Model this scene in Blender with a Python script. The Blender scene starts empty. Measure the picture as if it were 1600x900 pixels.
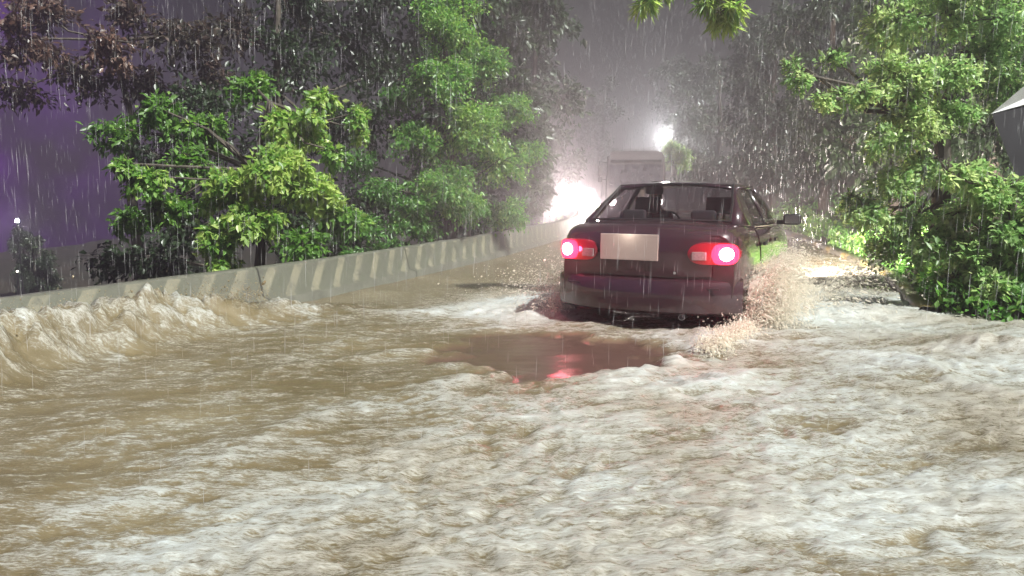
import bpy, bmesh, math, random
import numpy as np
from mathutils import Vector, Matrix
R = math.radians
random.seed(7); RNG = np.random.default_rng(11)
SC = bpy.context.scene
COL = SC.collection

# ------------------------------------------------------------------ camera
CAM_H, F_PX, HORIZON = 1.25, 1200.0, 295.0          # photo pixels: 1600 x 900
cam_d = bpy.data.cameras.new('camera'); cam = bpy.data.objects.new('camera', cam_d); COL.objects.link(cam)
cam_d.sensor_width = 36; cam_d.lens = 36 * F_PX / 1600
cam_d.clip_start = 0.05; cam_d.clip_end = 2000
PITCH = math.atan((450 - HORIZON) / F_PX)
cam.location = (0, 0, CAM_H); cam.rotation_euler = (math.pi / 2 - PITCH, 0, 0)
SC.camera = cam

# ------------------------------------------------------------------ sky, key light, exposure
SUN_AZ, SUN_EL = 132.0, 50.0                          # clockwise from +Y, elevation
w = bpy.data.worlds.new('World'); SC.world = w; w.use_nodes = True
nt = w.node_tree; nt.nodes.clear()
wo = nt.nodes.new('ShaderNodeOutputWorld'); bg = nt.nodes.new('ShaderNodeBackground'); bg2 = nt.nodes.new('ShaderNodeBackground')
add = nt.nodes.new('ShaderNodeAddShader')
sky = nt.nodes.new('ShaderNodeTexSky'); sky.sky_type = 'NISHITA'; sky.sun_disc = False
sky.sun_elevation = R(SUN_EL); sky.sun_rotation = R(SUN_AZ)
mixw = nt.nodes.new('ShaderNodeMixRGB'); mixw.blend_type = 'MULTIPLY'; mixw.inputs[0].default_value = 1
mixw.inputs[2].default_value = (1.0, 0.72, 0.62, 1)
nt.links.new(sky.outputs[0], mixw.inputs[1]); nt.links.new(mixw.outputs[0], bg.inputs[0]); bg.inputs[1].default_value = 0.002
# violet glow added to the left side of the sky, without a source
tc = nt.nodes.new('ShaderNodeTexCoord'); sx = nt.nodes.new('ShaderNodeSeparateXYZ')
nt.links.new(tc.outputs['Generated'], sx.inputs[0])
mr = nt.nodes.new('ShaderNodeMapRange'); mr.inputs[1].default_value = -0.38; mr.inputs[2].default_value = -0.58
mr.inputs[3].default_value = 0; mr.inputs[4].default_value = 1
nt.links.new(sx.outputs[0], mr.inputs[0])
mm = nt.nodes.new('ShaderNodeMath'); mm.operation = 'MULTIPLY'; mm.inputs[1].default_value = 0.14
cn = nt.nodes.new('ShaderNodeTexNoise'); cn.inputs['Scale'].default_value = 16; cn.inputs['Detail'].default_value = 4; nt.links.new(tc.outputs['Generated'], cn.inputs['Vector'])
cr_ = nt.nodes.new('ShaderNodeMapRange'); cr_.inputs[1].default_value = .36; cr_.inputs[2].default_value = .66; cr_.inputs[3].default_value = .1; cr_.inputs[4].default_value = 1.1; nt.links.new(cn.outputs['Fac'], cr_.inputs[0])
m4 = nt.nodes.new('ShaderNodeMath'); m4.operation = 'MULTIPLY'; nt.links.new(mr.outputs[0], m4.inputs[0]); nt.links.new(cr_.outputs[0], m4.inputs[1])
nt.links.new(m4.outputs[0], mm.inputs[0])
bg2.inputs[0].default_value = (.36, 0.0, .85, 1); nt.links.new(mm.outputs[0], bg2.inputs[1])
nt.links.new(bg.outputs[0], add.inputs[0]); nt.links.new(bg2.outputs[0], add.inputs[1]); nt.links.new(add.outputs[0], wo.inputs[0])

sl = bpy.data.lights.new('sun', 'SUN'); sun = bpy.data.objects.new('sun', sl); COL.objects.link(sun)
sl.energy = 4.0; sl.angle = R(2.0); sl.color = (0.98, 1.0, 0.94)
sd = Vector((math.sin(R(SUN_AZ)) * math.cos(R(SUN_EL)), math.cos(R(SUN_AZ)) * math.cos(R(SUN_EL)), math.sin(R(SUN_EL))))
sun.rotation_euler = (-sd).to_track_quat('-Z', 'Y').to_euler(); sun.location = sd * 30

vs = SC.view_settings
SC.display_settings.display_device = 'sRGB'
vs.view_transform = 'Standard'; vs.look = 'None'; vs.exposure = 1.5; vs.gamma = 1; vs.use_curve_mapping = False
SC.cycles.max_bounces = 6; SC.cycles.diffuse_bounces = 2; SC.cycles.glossy_bounces = 3; SC.cycles.transmission_bounces = 4
SC.cycles.transparent_max_bounces = 24; SC.cycles.volume_bounces = 0
SC.cycles.sample_clamp_indirect = 6
SC.cycles.use_denoising = True
SC.render.film_transparent = False

# ------------------------------------------------------------------ helpers
def at(px, py, d):
    """photo pixel at forward distance d (world y) -> world point"""
    a = (px - 800) / F_PX; b = (450 - py) / F_PX
    c, s = math.cos(PITCH), math.sin(PITCH)
    dy = c + b * s; dz = -s + b * c
    k = d / dy
    return Vector((a * k, d, CAM_H + dz * k))
def on(px, py, z=0.0):
    b = (450 - py) / F_PX
    c, s = math.cos(PITCH), math.sin(PITCH)
    return at(px, py, (z - CAM_H) / (-s + b * c) * (c + b * s))

def tag(o, label=None, cat=None, group=None, kind=None):
    if label: o['label'] = label
    if cat: o['category'] = cat
    if group: o['group'] = group
    if kind: o['kind'] = kind
    return o
def empty(name, loc, rz=0.0):
    o = bpy.data.objects.new(name, None); COL.objects.link(o); o.location = loc; o.rotation_euler = (0, 0, rz)
    o.empty_display_size = 0.2
    return o
def link(name, me, mat=None, parent=None, smooth=False):
    o = bpy.data.objects.new(name, me); COL.objects.link(o)
    if mat is not None: me.materials.append(mat)
    if parent is not None: o.parent = parent
    if smooth:
        me.polygons.foreach_set('use_smooth', np.ones(len(me.polygons), bool))
    return o
def np_mesh(name, v, f):
    """v (n,3), f (m,k) uniform polygons"""
    me = bpy.data.meshes.new(name); v = np.asarray(v, np.float32); f = np.asarray(f, np.int32)
    k = f.shape[1]
    me.vertices.add(len(v)); me.vertices.foreach_set('co', v.ravel())
    me.loops.add(f.size); me.loops.foreach_set('vertex_index', f.ravel())
    me.polygons.add(len(f)); me.polygons.foreach_set('loop_start', np.arange(0, f.size, k, dtype=np.int32))
    me.polygons.foreach_set('loop_total', np.full(len(f), k, np.int32))
    me.update(calc_edges=True); me.validate()
    return me
class MB:
    def __init__(s): s.v = []; s.f = []
    def box(s, c, d, rz=0, rx=0, ry=0):
        m = Matrix.Translation(c) @ Matrix.Rotation(rz, 4, 'Z') @ Matrix.Rotation(rx, 4, 'X') @ Matrix.Rotation(ry, 4, 'Y')
        b = len(s.v)
        for z in (-.5, .5):
            for y in (-.5, .5):
                for x in (-.5, .5): s.v.append(m @ Vector((x * d[0], y * d[1], z * d[2])))
        for q in ((0, 2, 3, 1), (4, 5, 7, 6), (0, 1, 5, 4), (2, 6, 7, 3), (0, 4, 6, 2), (1, 3, 7, 5)): s.f.append([b + i for i in q])
        return s
    def grid(s, rows, closed=False, flip=False):
        b = len(s.v); n = len(rows[0])
        for r in rows: s.v += [Vector(p) for p in r]
        for i in range(len(rows) - 1):
            for j in range(n if closed else n - 1):
                q = [b + i * n + j, b + i * n + (j + 1) % n, b + (i + 1) * n + (j + 1) % n, b + (i + 1) * n + j]
                s.f.append(q[::-1] if flip else q)
        return b, n
    def tube(s, pts, rad, n=8, cap=True):
        pts = [Vector(p) for p in pts]
        if not hasattr(rad, '__len__'): rad = [rad] * len(pts)
        rows = []
        for i, p in enumerate(pts):
            t = (pts[min(i + 1, len(pts) - 1)] - pts[max(i - 1, 0)]).normalized()
            a = t.cross(Vector((0, 0, 1)) if abs(t.z) < .9 else Vector((1, 0, 0))).normalized(); c = t.cross(a)
            rows.append([p + (a * math.cos(k * 2 * math.pi / n) + c * math.sin(k * 2 * math.pi / n)) * rad[i] for k in range(n)])
        b, _ = s.grid(rows, closed=True)
        if cap:
            s.f.append([b + k for k in range(n)][::-1]); e = b + (len(rows) - 1) * n; s.f.append([e + k for k in range(n)])
        return s
    def lathe(s, prof, c=(0, 0, 0), axis='x', n=24):
        c = Vector(c); rows = []
        for (r, h) in prof:
            row = []
            for k in range(n):
                a = 2 * math.pi * k / n; u, v_ = r * math.cos(a), r * math.sin(a)
                row.append(c + (Vector((h, u, v_)) if axis == 'x' else Vector((u, h, v_)) if axis == 'y' else Vector((u, v_, h))))
            rows.append(row)
        b, _ = s.grid(rows, closed=True)
        s.f.append([b + k for k in range(n)][::-1]); e = b + (len(rows) - 1) * n; s.f.append([e + k for k in range(n)])
        return s
    def prism(s, poly, off):
        """polygon of 3-D points swept by vector off"""
        b = len(s.v); n = len(poly); off = Vector(off)
        s.v += [Vector(p) for p in poly] + [Vector(p) + off for p in poly]
        s.f.append([b + i for i in range(n)][::-1]); s.f.append([b + n + i for i in range(n)])
        for i in range(n): s.f.append([b + i, b + (i + 1) % n, b + n + (i + 1) % n, b + n + i])
        return s
    def build(s, name, mat=None, parent=None, smooth=False, bevel=0, seg=2, auto=None):
        bm = bmesh.new(); vv = [bm.verts.new(p) for p in s.v]
        for f in s.f:
            try: bm.faces.new([vv[i] for i in f])
            except ValueError: pass
        bmesh.ops.remove_doubles(bm, verts=bm.verts, dist=1e-5)
        bmesh.ops.recalc_face_normals(bm, faces=bm.faces)
        if bevel:
            ed = [e for e in bm.edges if len(e.link_faces) == 2 and e.calc_face_angle(0) > .5]
            bmesh.ops.bevel(bm, geom=ed, offset=bevel, segments=seg, affect='EDGES', profile=.5, clamp_overlap=True)
        if smooth:
            lim = auto or R(38)
            for f in bm.faces: f.smooth = True
            for e in bm.edges:
                if len(e.link_faces) == 2 and e.calc_face_angle(0) > lim: e.smooth = False
        me = bpy.data.meshes.new(name); bm.to_mesh(me); bm.free()
        return link(name, me, mat, parent)
def evaluated(o):
    dg = bpy.context.evaluated_depsgraph_get(); dg.update()
    return bpy.data.meshes.new_from_object(o.evaluated_get(dg))

# ---- noise
PERM = np.random.default_rng(3).permutation(512).astype(np.int64)
GA = np.random.default_rng(4).uniform(0, 2 * np.pi, 512)
def perlin(x, y, seed=0):
    xi = np.floor(x).astype(np.int64); yi = np.floor(y).astype(np.int64); xf = x - xi; yf = y - yi
    u = xf ** 3 * (xf * (xf * 6 - 15) + 10); v = yf ** 3 * (yf * (yf * 6 - 15) + 10)
    def g(ix, iy, dx, dy):
        a = GA[PERM[(PERM[(ix + seed * 37) & 511] + iy) & 511]]
        return np.cos(a) * dx + np.sin(a) * dy
    a = g(xi, yi, xf, yf); b = g(xi + 1, yi, xf - 1, yf); c = g(xi, yi + 1, xf, yf - 1); d = g(xi + 1, yi + 1, xf - 1, yf - 1)
    return ((a * (1 - u) + b * u) * (1 - v) + (c * (1 - u) + d * u) * v) * 1.5
def fbm(x, y, o=4, seed=0, gain=.5):
    s = 0; a = 1
    for i in range(o): s = s + a * perlin(x * 2 ** i, y * 2 ** i, seed + i); a *= gain
    return s
def sstep(a, b, x):
    t = np.clip((x - a) / (b - a), 0, 1); return t * t * (3 - 2 * t)

# ---- materials
def mat_new(name):
    m = bpy.data.materials.new(name); m.use_nodes = True; n = m.node_tree
    return m, n, n.nodes['Principled BSDF'], n.nodes['Material Output']
def N(n, t, **kw):
    o = n.nodes.new(t)
    for k, v in kw.items(): setattr(o, k, v)
    return o
def ramp(n, stops):
    r = N(n, 'ShaderNodeValToRGB'); e = r.color_ramp.elements
    while len(e) < len(stops): e.new(.5)
    for i, (p, c) in enumerate(stops): e[i].position = p; e[i].color = c if len(c) == 4 else (*c, 1)
    return r
def simple(name, col, rough=.5, metal=0, coat=0, var=.15, scale=6, bump=0, spec=.5):
    m, n, p, out = mat_new(name)
    tx = N(n, 'ShaderNodeTexCoord'); no = N(n, 'ShaderNodeTexNoise'); no.inputs['Scale'].default_value = scale; no.inputs['Detail'].default_value = 6
    n.links.new(tx.outputs['Object'], no.inputs['Vector'])
    lo = tuple(c * (1 - var) for c in col); hi = tuple(min(1, c * (1 + var)) for c in col)
    r = ramp(n, [(.3, lo), (.7, hi)]); n.links.new(no.outputs['Fac'], r.inputs[0]); n.links.new(r.outputs[0], p.inputs['Base Color'])
    p.inputs['Roughness'].default_value = rough; p.inputs['Metallic'].default_value = metal; p.inputs['Coat Weight'].default_value = coat
    p.inputs['Coat Roughness'].default_value = .06; p.inputs['Specular IOR Level'].default_value = spec
    if bump:
        b = N(n, 'ShaderNodeBump'); b.inputs['Strength'].default_value = bump; b.inputs['Distance'].default_value = .02
        n.links.new(no.outputs['Fac'], b.inputs['Height']); n.links.new(b.outputs[0], p.inputs['Normal'])
    return m
def emit(name, col, strength):
    m, n, p, out = mat_new(name)
    p.inputs['Base Color'].default_value = (*[c * .5 for c in col], 1)
    p.inputs['Emission Color'].default_value = (*col, 1); p.inputs['Emission Strength'].default_value = strength
    return m
def glass(name, tint, refl=.08, rough=.03):
    m, n, p, out = mat_new(name); n.nodes.remove(p)
    t = N(n, 'ShaderNodeBsdfTransparent'); t.inputs[0].default_value = (*tint, 1)
    g = N(n, 'ShaderNodeBsdfGlossy'); g.inputs['Roughness'].default_value = rough
    lw = N(n, 'ShaderNodeLayerWeight'); lw.inputs['Blend'].default_value = .25
    ma = N(n, 'ShaderNodeMath', operation='MULTIPLY_ADD'); ma.inputs[1].default_value = .5; ma.inputs[2].default_value = refl
    n.links.new(lw.outputs['Fresnel'], ma.inputs[0])
    mx = N(n, 'ShaderNodeMixShader'); n.links.new(ma.outputs[0], mx.inputs[0]); n.links.new(t.outputs[0], mx.inputs[1]); n.links.new(g.outputs[0], mx.inputs[2])
    n.links.new(mx.outputs[0], out.inputs[0])
    return m
def leaf_mat(name, dark, mid, light, trans=.35, rough=.38):
    m, n, p, out = mat_new(name)
    at_ = N(n, 'ShaderNodeAttribute', attribute_name='tint')
    r = ramp(n, [(0, dark), (.55, mid), (1, light)]); n.links.new(at_.outputs['Fac'], r.inputs[0])
    n.links.new(r.outputs[0], p.inputs['Base Color']); p.inputs['Roughness'].default_value = rough; p.inputs['Specular IOR Level'].default_value = .6
    tr = N(n, 'ShaderNodeBsdfTranslucent')
    hs = N(n, 'ShaderNodeHueSaturation'); hs.inputs['Saturation'].default_value = 1.1; hs.inputs['Value'].default_value = 1.5
    n.links.new(r.outputs[0], hs.inputs['Color']); n.links.new(hs.outputs[0], tr.inputs[0])
    mx = N(n, 'ShaderNodeMixShader'); mx.inputs[0].default_value = trans
    n.links.new(p.outputs[0], mx.inputs[1]); n.links.new(tr.outputs[0], mx.inputs[2]); n.links.new(mx.outputs[0], out.inputs[0])
    return m
M = {}
M['leaf_bright'] = leaf_mat('leaf_bright', (.045, .11, .02), (.15, .30, .06), (.42, .52, .16), .5)
M['leaf_mid'] = leaf_mat('leaf_mid', (.045, .12, .025), (.12, .27, .06), (.32, .44, .12), .5)
M['leaf_pale'] = leaf_mat('leaf_pale', (.09, .18, .06), (.23, .38, .14), (.52, .60, .28), .5)
M['leaf_unlit'] = leaf_mat('leaf_unlit', (.015, .03, .012), (.028, .05, .02), (.05, .075, .03), .2)  # darkened leaf colour stands in for trees the light doesn't reach
M['leaf_dusky'] = leaf_mat('leaf_dusky', (.03, .03, .02), (.09, .06, .05), (.2, .12, .09), .3)
M['bark'] = simple('bark', (.06, .05, .038), .85, var=.5, scale=9, bump=.6)
M['paint'] = simple('car_paint', (.028, .013, .018), .25, coat=1, var=.2, scale=30)
M['trim'] = simple('black_trim', (.012, .012, .013), .45, var=.2)
M['rubber'] = simple('rubber', (.015, .015, .015), .8, var=.3)
M['steel'] = simple('steel', (.45, .45, .47), .3, metal=1, var=.15)
M['chrome'] = simple('chrome', (.7, .7, .72), .12, metal=1, var=.1)
M['cloth_seat'] = simple('seat_cloth', (.03, .03, .032), .9, var=.3, scale=40)
M['glass'] = glass('window_glass', (.72, .70, .74))
M['glass_clear'] = glass('clear_glass', (.85, .85, .87))

# ------------------------------------------------------------------ the setting
BARR = [(-14, -14), (-9.0, -4.5), (-6.2, 1), (-3.9, 5.9), (-3.3, 7.1), (-2.5, 8.6), (-1.64, 10.9), (-.47, 14.1), (1.16, 19.8), (2.1, 25), (2.75, 32), (2.9, 42), (2.0, 55), (-2, 75), (-12, 110)]
KERB = [(40, -20), (30, 0), (13, 4), (7.2, 6.3), (4.6, 7.1), (4.2, 7.6), (5.56, 11.3), (7.36, 19.4), (8.7, 27), (9.5, 36), (9.7, 45), (9.0, 57), (5, 78), (-5, 112)]
_bx, _by = np.array([p[0] for p in BARR]), np.array([p[1] for p in BARR])
_kx, _ky = np.array([p[0] for p in KERB]), np.array([p[1] for p in KERB])
def xb(y): return np.interp(y, _by, _bx)
def xk(y): return np.interp(y, _ky, _kx)
def terrain(x, y):
    x = np.asarray(x, float); y = np.asarray(y, float)
    l = xb(y) - x; r = x - xk(y)
    z = np.full(np.broadcast(x, y).shape, -.13)
    z = z - sstep(.1, 5, l) * 2.4 - np.clip(l - 5, 0, 20) * .05
    rr = np.clip(r, 0, None)
    z = z + np.minimum(rr, .3) * .75 + 5.5 * sstep(.2, 11, rr) + sstep(10, 40, rr) * 3
    n = fbm(x * .35, y * .35, 3, 5)
    z = z + n * .25 * np.clip(np.maximum(l, r) - .3, 0, 1.2)
    return z
m, n, p, out = mat_new('wet_earth')
tx = N(n, 'ShaderNodeTexCoord'); no = N(n, 'ShaderNodeTexNoise'); no.inputs['Scale'].default_value = 1.3; no.inputs['Detail'].default_value = 10
n.links.new(tx.outputs['Object'], no.inputs['Vector'])
r = ramp(n, [(.35, (.018, .022, .012)), (.52, (.03, .028, .018)), (.7, (.05, .04, .027))]); n.links.new(no.outputs['Fac'], r.inputs[0]); n.links.new(r.outputs[0], p.inputs['Base Color'])
p.inputs['Roughness'].default_value = .9; p.inputs['Specular IOR Level'].default_value = .2
b = N(n, 'ShaderNodeBump'); b.inputs['Strength'].default_value = .7; n.links.new(no.outputs['Fac'], b.inputs['Height']); n.links.new(b.outputs[0], p.inputs['Normal'])
M['earth'] = m
gx = np.concatenate([np.linspace(-38, -12, 20), np.linspace(-11.5, 14, 120), np.linspace(15, 58, 30)])
gy = np.concatenate([np.linspace(-14, 0, 15), np.linspace(.3, 30, 120), np.linspace(31, 108, 60)])
X, Y = np.meshgrid(gx, gy); Z = terrain(X, Y)
def quads(nr, nc):
    i = np.arange((nr - 1) * nc).reshape(nr - 1, nc)[:, :-1].ravel()
    return np.stack([i, i + 1, i + 1 + nc, i + nc], 1)
g = link('ground', np_mesh('ground', np.stack([X.ravel(), Y.ravel(), Z.ravel()], 1), quads(len(gy), len(gx))), M['earth'], smooth=True)
tag(g, kind='structure')

# --- barrier and kerb swept along their lines
def smooth_path(pts, step=.35):
    pts = np.array(pts, float); d = np.r_[0, np.cumsum(np.hypot(*np.diff(pts, axis=0).T))]
    t = np.arange(0, d[-1], step); P = np.stack([np.interp(t, d, pts[:, 0]), np.interp(t, d, pts[:, 1])], 1)
    k = np.ones(5) / 5
    Q = P.copy()
    for c in range(2): Q[2:-2, c] = np.convolve(P[:, c], k, 'valid')
    return Q
def sweep(name, path, prof, mat, jitter=.004):
    P = smooth_path(path); T = np.gradient(P, axis=0); T /= np.linalg.norm(T, axis=1)[:, None]; Nn = np.stack([T[:, 1], -T[:, 0]], 1)
    L = np.r_[0, np.cumsum(np.hypot(*np.diff(P, axis=0).T))]
    k = len(prof); v = []; uv = []
    dist = np.r_[0, np.cumsum([math.dist(prof[i], prof[i + 1]) for i in range(k - 1)])]
    for i in range(len(P)):
        for j, (o, z) in enumerate(prof):
            o2 = o + RNG.normal(0, jitter); q = P[i] + Nn[i] * o2
            v.append((q[0], q[1], z + RNG.normal(0, jitter * .6))); uv.append((L[i], dist[j]))
    me = np_mesh(name, v, quads(len(P), k))
    ul = me.uv_layers.new(name='UVMap'); li = np.zeros(len(me.loops), np.int32); me.loops.foreach_get('vertex_index', li)
    ul.data.foreach_set('uv', np.array(uv, np.float32)[li].ravel())
    return link(name, me, mat)
def striped(name, c1, c2, conc, period, lean, lo, hi, wear=.5):
    m, n, p, out = mat_new(name)
    tx = N(n, 'ShaderNodeTexCoord'); sp = N(n, 'ShaderNodeSeparateXYZ'); n.links.new(tx.outputs['UV'], sp.inputs[0])
    no = N(n, 'ShaderNodeTexNoise'); no.inputs['Scale'].default_value = 5; no.inputs['Detail'].default_value = 10; no.inputs['Roughness'].default_value = .7
    n.links.new(tx.outputs['Object'], no.inputs['Vector'])
    a = N(n, 'ShaderNodeMath', operation='MULTIPLY_ADD'); a.inputs[1].default_value = lean; n.links.new(sp.outputs[1], a.inputs[0]); n.links.new(sp.outputs[0], a.inputs[2])
    wv = N(n, 'ShaderNodeMath', operation='MULTIPLY_ADD'); wv.inputs[1].default_value = .06; n.links.new(no.outputs['Fac'], wv.inputs[0]); n.links.new(a.outputs[0], wv.inputs[2])
    d = N(n, 'ShaderNodeMath', operation='DIVIDE'); d.inputs[1].default_value = period; n.links.new(wv.outputs[0], d.inputs[0])
    fr = N(n, 'ShaderNodeMath', operation='FRACT'); n.links.new(d.outputs[0], fr.inputs[0])
    st = ramp(n, [(.0, c1), (.30, c1), (.38, c2), (.92, c2)]); n.links.new(fr.outputs[0], st.inputs[0])
    wr = ramp(n, [(wear - .12, (0, 0, 0)), (wear + .12, (1, 1, 1))]); n.links.new(no.outputs['Fac'], wr.inputs[0])
    # painted only between lo and hi of the profile
    g1 = N(n, 'ShaderNodeMath', operation='GREATER_THAN'); g1.inputs[1].default_value = lo; n.links.new(sp.outputs[1], g1.inputs[0])
    g2 = N(n, 'ShaderNodeMath', operation='LESS_THAN'); g2.inputs[1].default_value = hi; n.links.new(sp.outputs[1], g2.inputs[0])
    mu = N(n, 'ShaderNodeMath', operation='MULTIPLY'); n.links.new(g1.outputs[0], mu.inputs[0]); n.links.new(g2.outputs[0], mu.inputs[1])
    mu2 = N(n, 'ShaderNodeMath', operation='MULTIPLY'); n.links.new(mu.outputs[0], mu2.inputs[0]); n.links.new(wr.outputs[0], mu2.inputs[1])
    cc = ramp(n, [(.3, tuple(c * .55 for c in conc)), (.7, conc)]); n.links.new(no.outputs['Fac'], cc.inputs[0])
    mx = N(n, 'ShaderNodeMixRGB'); n.links.new(mu2.outputs[0], mx.inputs[0]); n.links.new(cc.outputs[0], mx.inputs[1]); n.links.new(st.outputs[0], mx.inputs[2])
    jd = N(n, 'ShaderNodeMath', operation='DIVIDE'); jd.inputs[1].default_value = 3.1; n.links.new(sp.outputs[0], jd.inputs[0])
    jf = N(n, 'ShaderNodeMath', operation='FRACT'); n.links.new(jd.outputs[0], jf.inputs[0]); jl = N(n, 'ShaderNodeMath', operation='LESS_THAN'); jl.inputs[1].default_value = .008; n.links.new(jf.outputs[0], jl.inputs[0])
    jm = N(n, 'ShaderNodeMixRGB'); jm.inputs[2].default_value = (.03, .03, .025, 1); n.links.new(jl.outputs[0], jm.inputs[0]); n.links.new(mx.outputs[0], jm.inputs[1])
    n.links.new(jm.outputs[0], p.inputs['Base Color']); p.inputs['Roughness'].default_value = .42
    b = N(n, 'ShaderNodeBump'); b.inputs['Strength'].default_value = .4; b.inputs['Distance'].default_value = .02; n.links.new(no.outputs['Fac'], b.inputs['Height']); n.links.new(b.outputs[0], p.inputs['Normal'])
    return m
M['barrier'] = striped('striped_concrete', (.17, .16, .115), (.085, .088, .066), (.13, .13, .105), .42, -.8, .42, .80, .47)
prof = [(.27, -.3), (.26, .08), (.15, .115), (.085, .39), (.06, .42), (-.06, .42), (-.1, .39), (-.16, -.3), (-.16, -1.2)]
o = sweep('concrete_barrier', BARR, prof, M['barrier'])
tag(o, 'low concrete barrier with worn yellow and black slanted stripes along the left of the road', 'barrier')
M['kerb'] = striped('kerb_paint', (.20, .15, .05), (.07, .065, .04), (.08, .075, .055), 1.6, 0, .05, .5, .45)
o = sweep('kerb', KERB[5:], [(-.12, -.3), (-.11, .05), (-.08, .075), (.08, .075), (.1, .05), (.12, -.4)], M['kerb'], .006)
tag(o, 'low kerb with faded yellow paint along the right edge of the flooded road below the green bank', 'kerb')

# --- flood water
def build_water():
    rows, cols = 760, 980
    yy = -3 + np.geomspace(2.4, 80, rows); u = np.linspace(-1.5, 1.5, cols)
    Yw = np.repeat(yy[:, None], cols, 1); Xw = u[None, :] * (Yw + 3)
    x, y = Xw, Yw
    th = R(8); a = x * math.cos(th) + y * math.sin(th); b = -x * math.sin(th) + y * math.cos(th)
    wx = fbm(x * .8, y * .8, 3, 21) * .5
    s = (x + 1.5) * .825 - (y - 3.2) * .568
    W = sstep(-.25, .9, s + .3 * fbm(x * 1.5, y * 1.5, 3, 8))  # right side whitened with foam, partly in place of lamp glints on chop
    far = 1 - sstep(9, 18, y)
    rid = 1 - np.abs(fbm(a * 1.1 + wx, b * 3.2 + wx, 4, 2)) * 2
    rid2 = 1 - np.abs(fbm(a * 3.2 + wx, b * 7.5, 3, 31)) * 2
    fine = fbm(a * 9, b * 17, 3, 41)
    rid3 = 1 - np.abs(fbm(a * 6 + wx * 2, b * 13, 2, 33)) * 2
    h = .035 * fbm(a * .55, b * 1.1, 3, 1) + (.007 - .003 * W) * rid + (.005 + .004 * W) * rid2 + (.002 + .012 * W) * rid3 + (.001 + .004 * W) * fine
    foam = .13 + .36 * W + .14 * (rid - .55) * (1 + .2 * W) + .16 * (rid2 - .5) + .16 * (rid3 - .5)
    foam += (.07 + .08 * W) * fbm(a * .55, b * 1.3, 3, 51) + .10 * fbm(a * 1.6, b * 4, 2, 53)
    def seg(px, py, q):   # distance to a polyline and its parameter
        best = np.full(px.shape, 1e9); par = np.zeros(px.shape); side = np.zeros(px.shape); L = 0
        for (x0, y0), (x1, y1) in zip(q[:-1], q[1:]):
            dx, dy = x1 - x0, y1 - y0; l2 = dx * dx + dy * dy
            t = np.clip(((px - x0) * dx + (py - y0) * dy) / l2, 0, 1)
            d = np.hypot(px - x0 - t * dx, py - y0 - t * dy); m_ = d < best
            best = np.where(m_, d, best); par = np.where(m_, L + t * math.sqrt(l2), par)
            side = np.where(m_, np.sign((px - x0) * dy - (py - y0) * dx), side); L += math.sqrt(l2)
        return best, par / L, side
    P2 = lambda *pp: [tuple(on(*q)[:2]) for q in pp]
    wob = .14 * fbm(x * 2.2, y * 2.2, 3, 61)
    lump = fbm(x * 3.2, y * 3.2, 4, 71, .45); lumpr = 1 - np.abs(fbm(x * 2.6, y * 2.6, 3, 72, .42)) * 2
    # breaking wave thrown against the barrier on the left
    d, t, sd_ = seg(x + wob, y + wob, P2((-260, 640), (0, 578), (120, 552), (260, 520), (400, 500), (520, 487)))
    amp = .36 * (1 - sstep(.55, 1.0, t)) + .05 * (1 - t)
    wd = np.where(sd_ > 0, .30, .42)
    prof_ = np.exp(-(d / wd) ** 2)
    h += amp * prof_ * (.74 + .22 * np.tanh(1.2 * lumpr - .3) + .14 * lump) + (.045 * rid2 + .022 * rid3 + .015 * fine) * prof_
    foam += .10 * prof_ * (.2 + .8 * lumpr) * (1 - .6 * sstep(.7, 1, t)) + .18 * np.exp(-(d / .75) ** 2) * (lumpr - .3)
    # smaller crests
    for q, am, wdt, fo in ((P2((330, 596), (470, 575), (600, 555), (760, 545)), .05, .12, .35),
                           (P2((200, 790), (330, 720), (480, 660), (620, 622), (720, 602), (860, 588)), .04, .14, .4),
                           (P2((520, 492), (640, 490), (760, 486), (870, 492)), .05, .25, .45),
                           (P2((860, 596), (960, 600), (1040, 575), (1100, 540), (1130, 515)), .05, .16, .5),
                           (P2((1010, 620), (1090, 610), (1180, 590)), .07, .15, .3),
                           (P2((1130, 520), (1230, 505), (1330, 490), (1480, 490)), .05, .3, .3),
                           (P2((1470, 545), (1560, 548), (1680, 560)), .13, .22, .1),
                           (P2((1250, 545), (1400, 560), (1530, 610), (1700, 650)), .05, .16, .25)):
        d, t, sd_ = seg(x + wob * .6, y + wob * .6, q)
        e = np.exp(-(d / wdt) ** 2) * np.sin(np.pi * np.clip(.12 + .76 * t, 0, 1))
        h += am * .8 * e * (.7 + .4 * lumpr); foam += .75 * fo * e * (.6 + .6 * lumpr)
    # smooth trough sucked down behind the car
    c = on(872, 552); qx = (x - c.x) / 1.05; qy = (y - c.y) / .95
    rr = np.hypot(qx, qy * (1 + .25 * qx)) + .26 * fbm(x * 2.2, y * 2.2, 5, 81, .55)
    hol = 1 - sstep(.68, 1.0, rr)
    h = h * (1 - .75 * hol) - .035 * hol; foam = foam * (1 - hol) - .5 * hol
    # slick water along the barrier
    sl_ = sstep(7.5, 9, y) * (1 - sstep(1.5, 3.2, x - xb(y) + .3 * fbm(x, y, 2, 91)))
    h *= 1 - .8 * sl_; foam = foam * (1 - sl_) + sl_ * .02
    # churned, brightly foamed water round the car
    c = Vector((.2, 8.3, 0)); e = np.exp(-((x - c.x) / .9) ** 2 - ((y - c.y) / 1.2) ** 2) * (1 - hol); foam += .8 * e; h += .05 * e * lump
    c = Vector((3.3, 8.2, 0)); e = np.exp(-((x - c.x) / 1.3) ** 2 - ((y - c.y) / 1.3) ** 2); foam += .4 * e; h += .04 * e * lump
    h *= .25 + .75 * far
    h = np.where(y > 30, h * .3, h)
    v = np.stack([x.ravel(), y.ravel(), h.ravel()], 1); f = quads(rows, cols)
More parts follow.
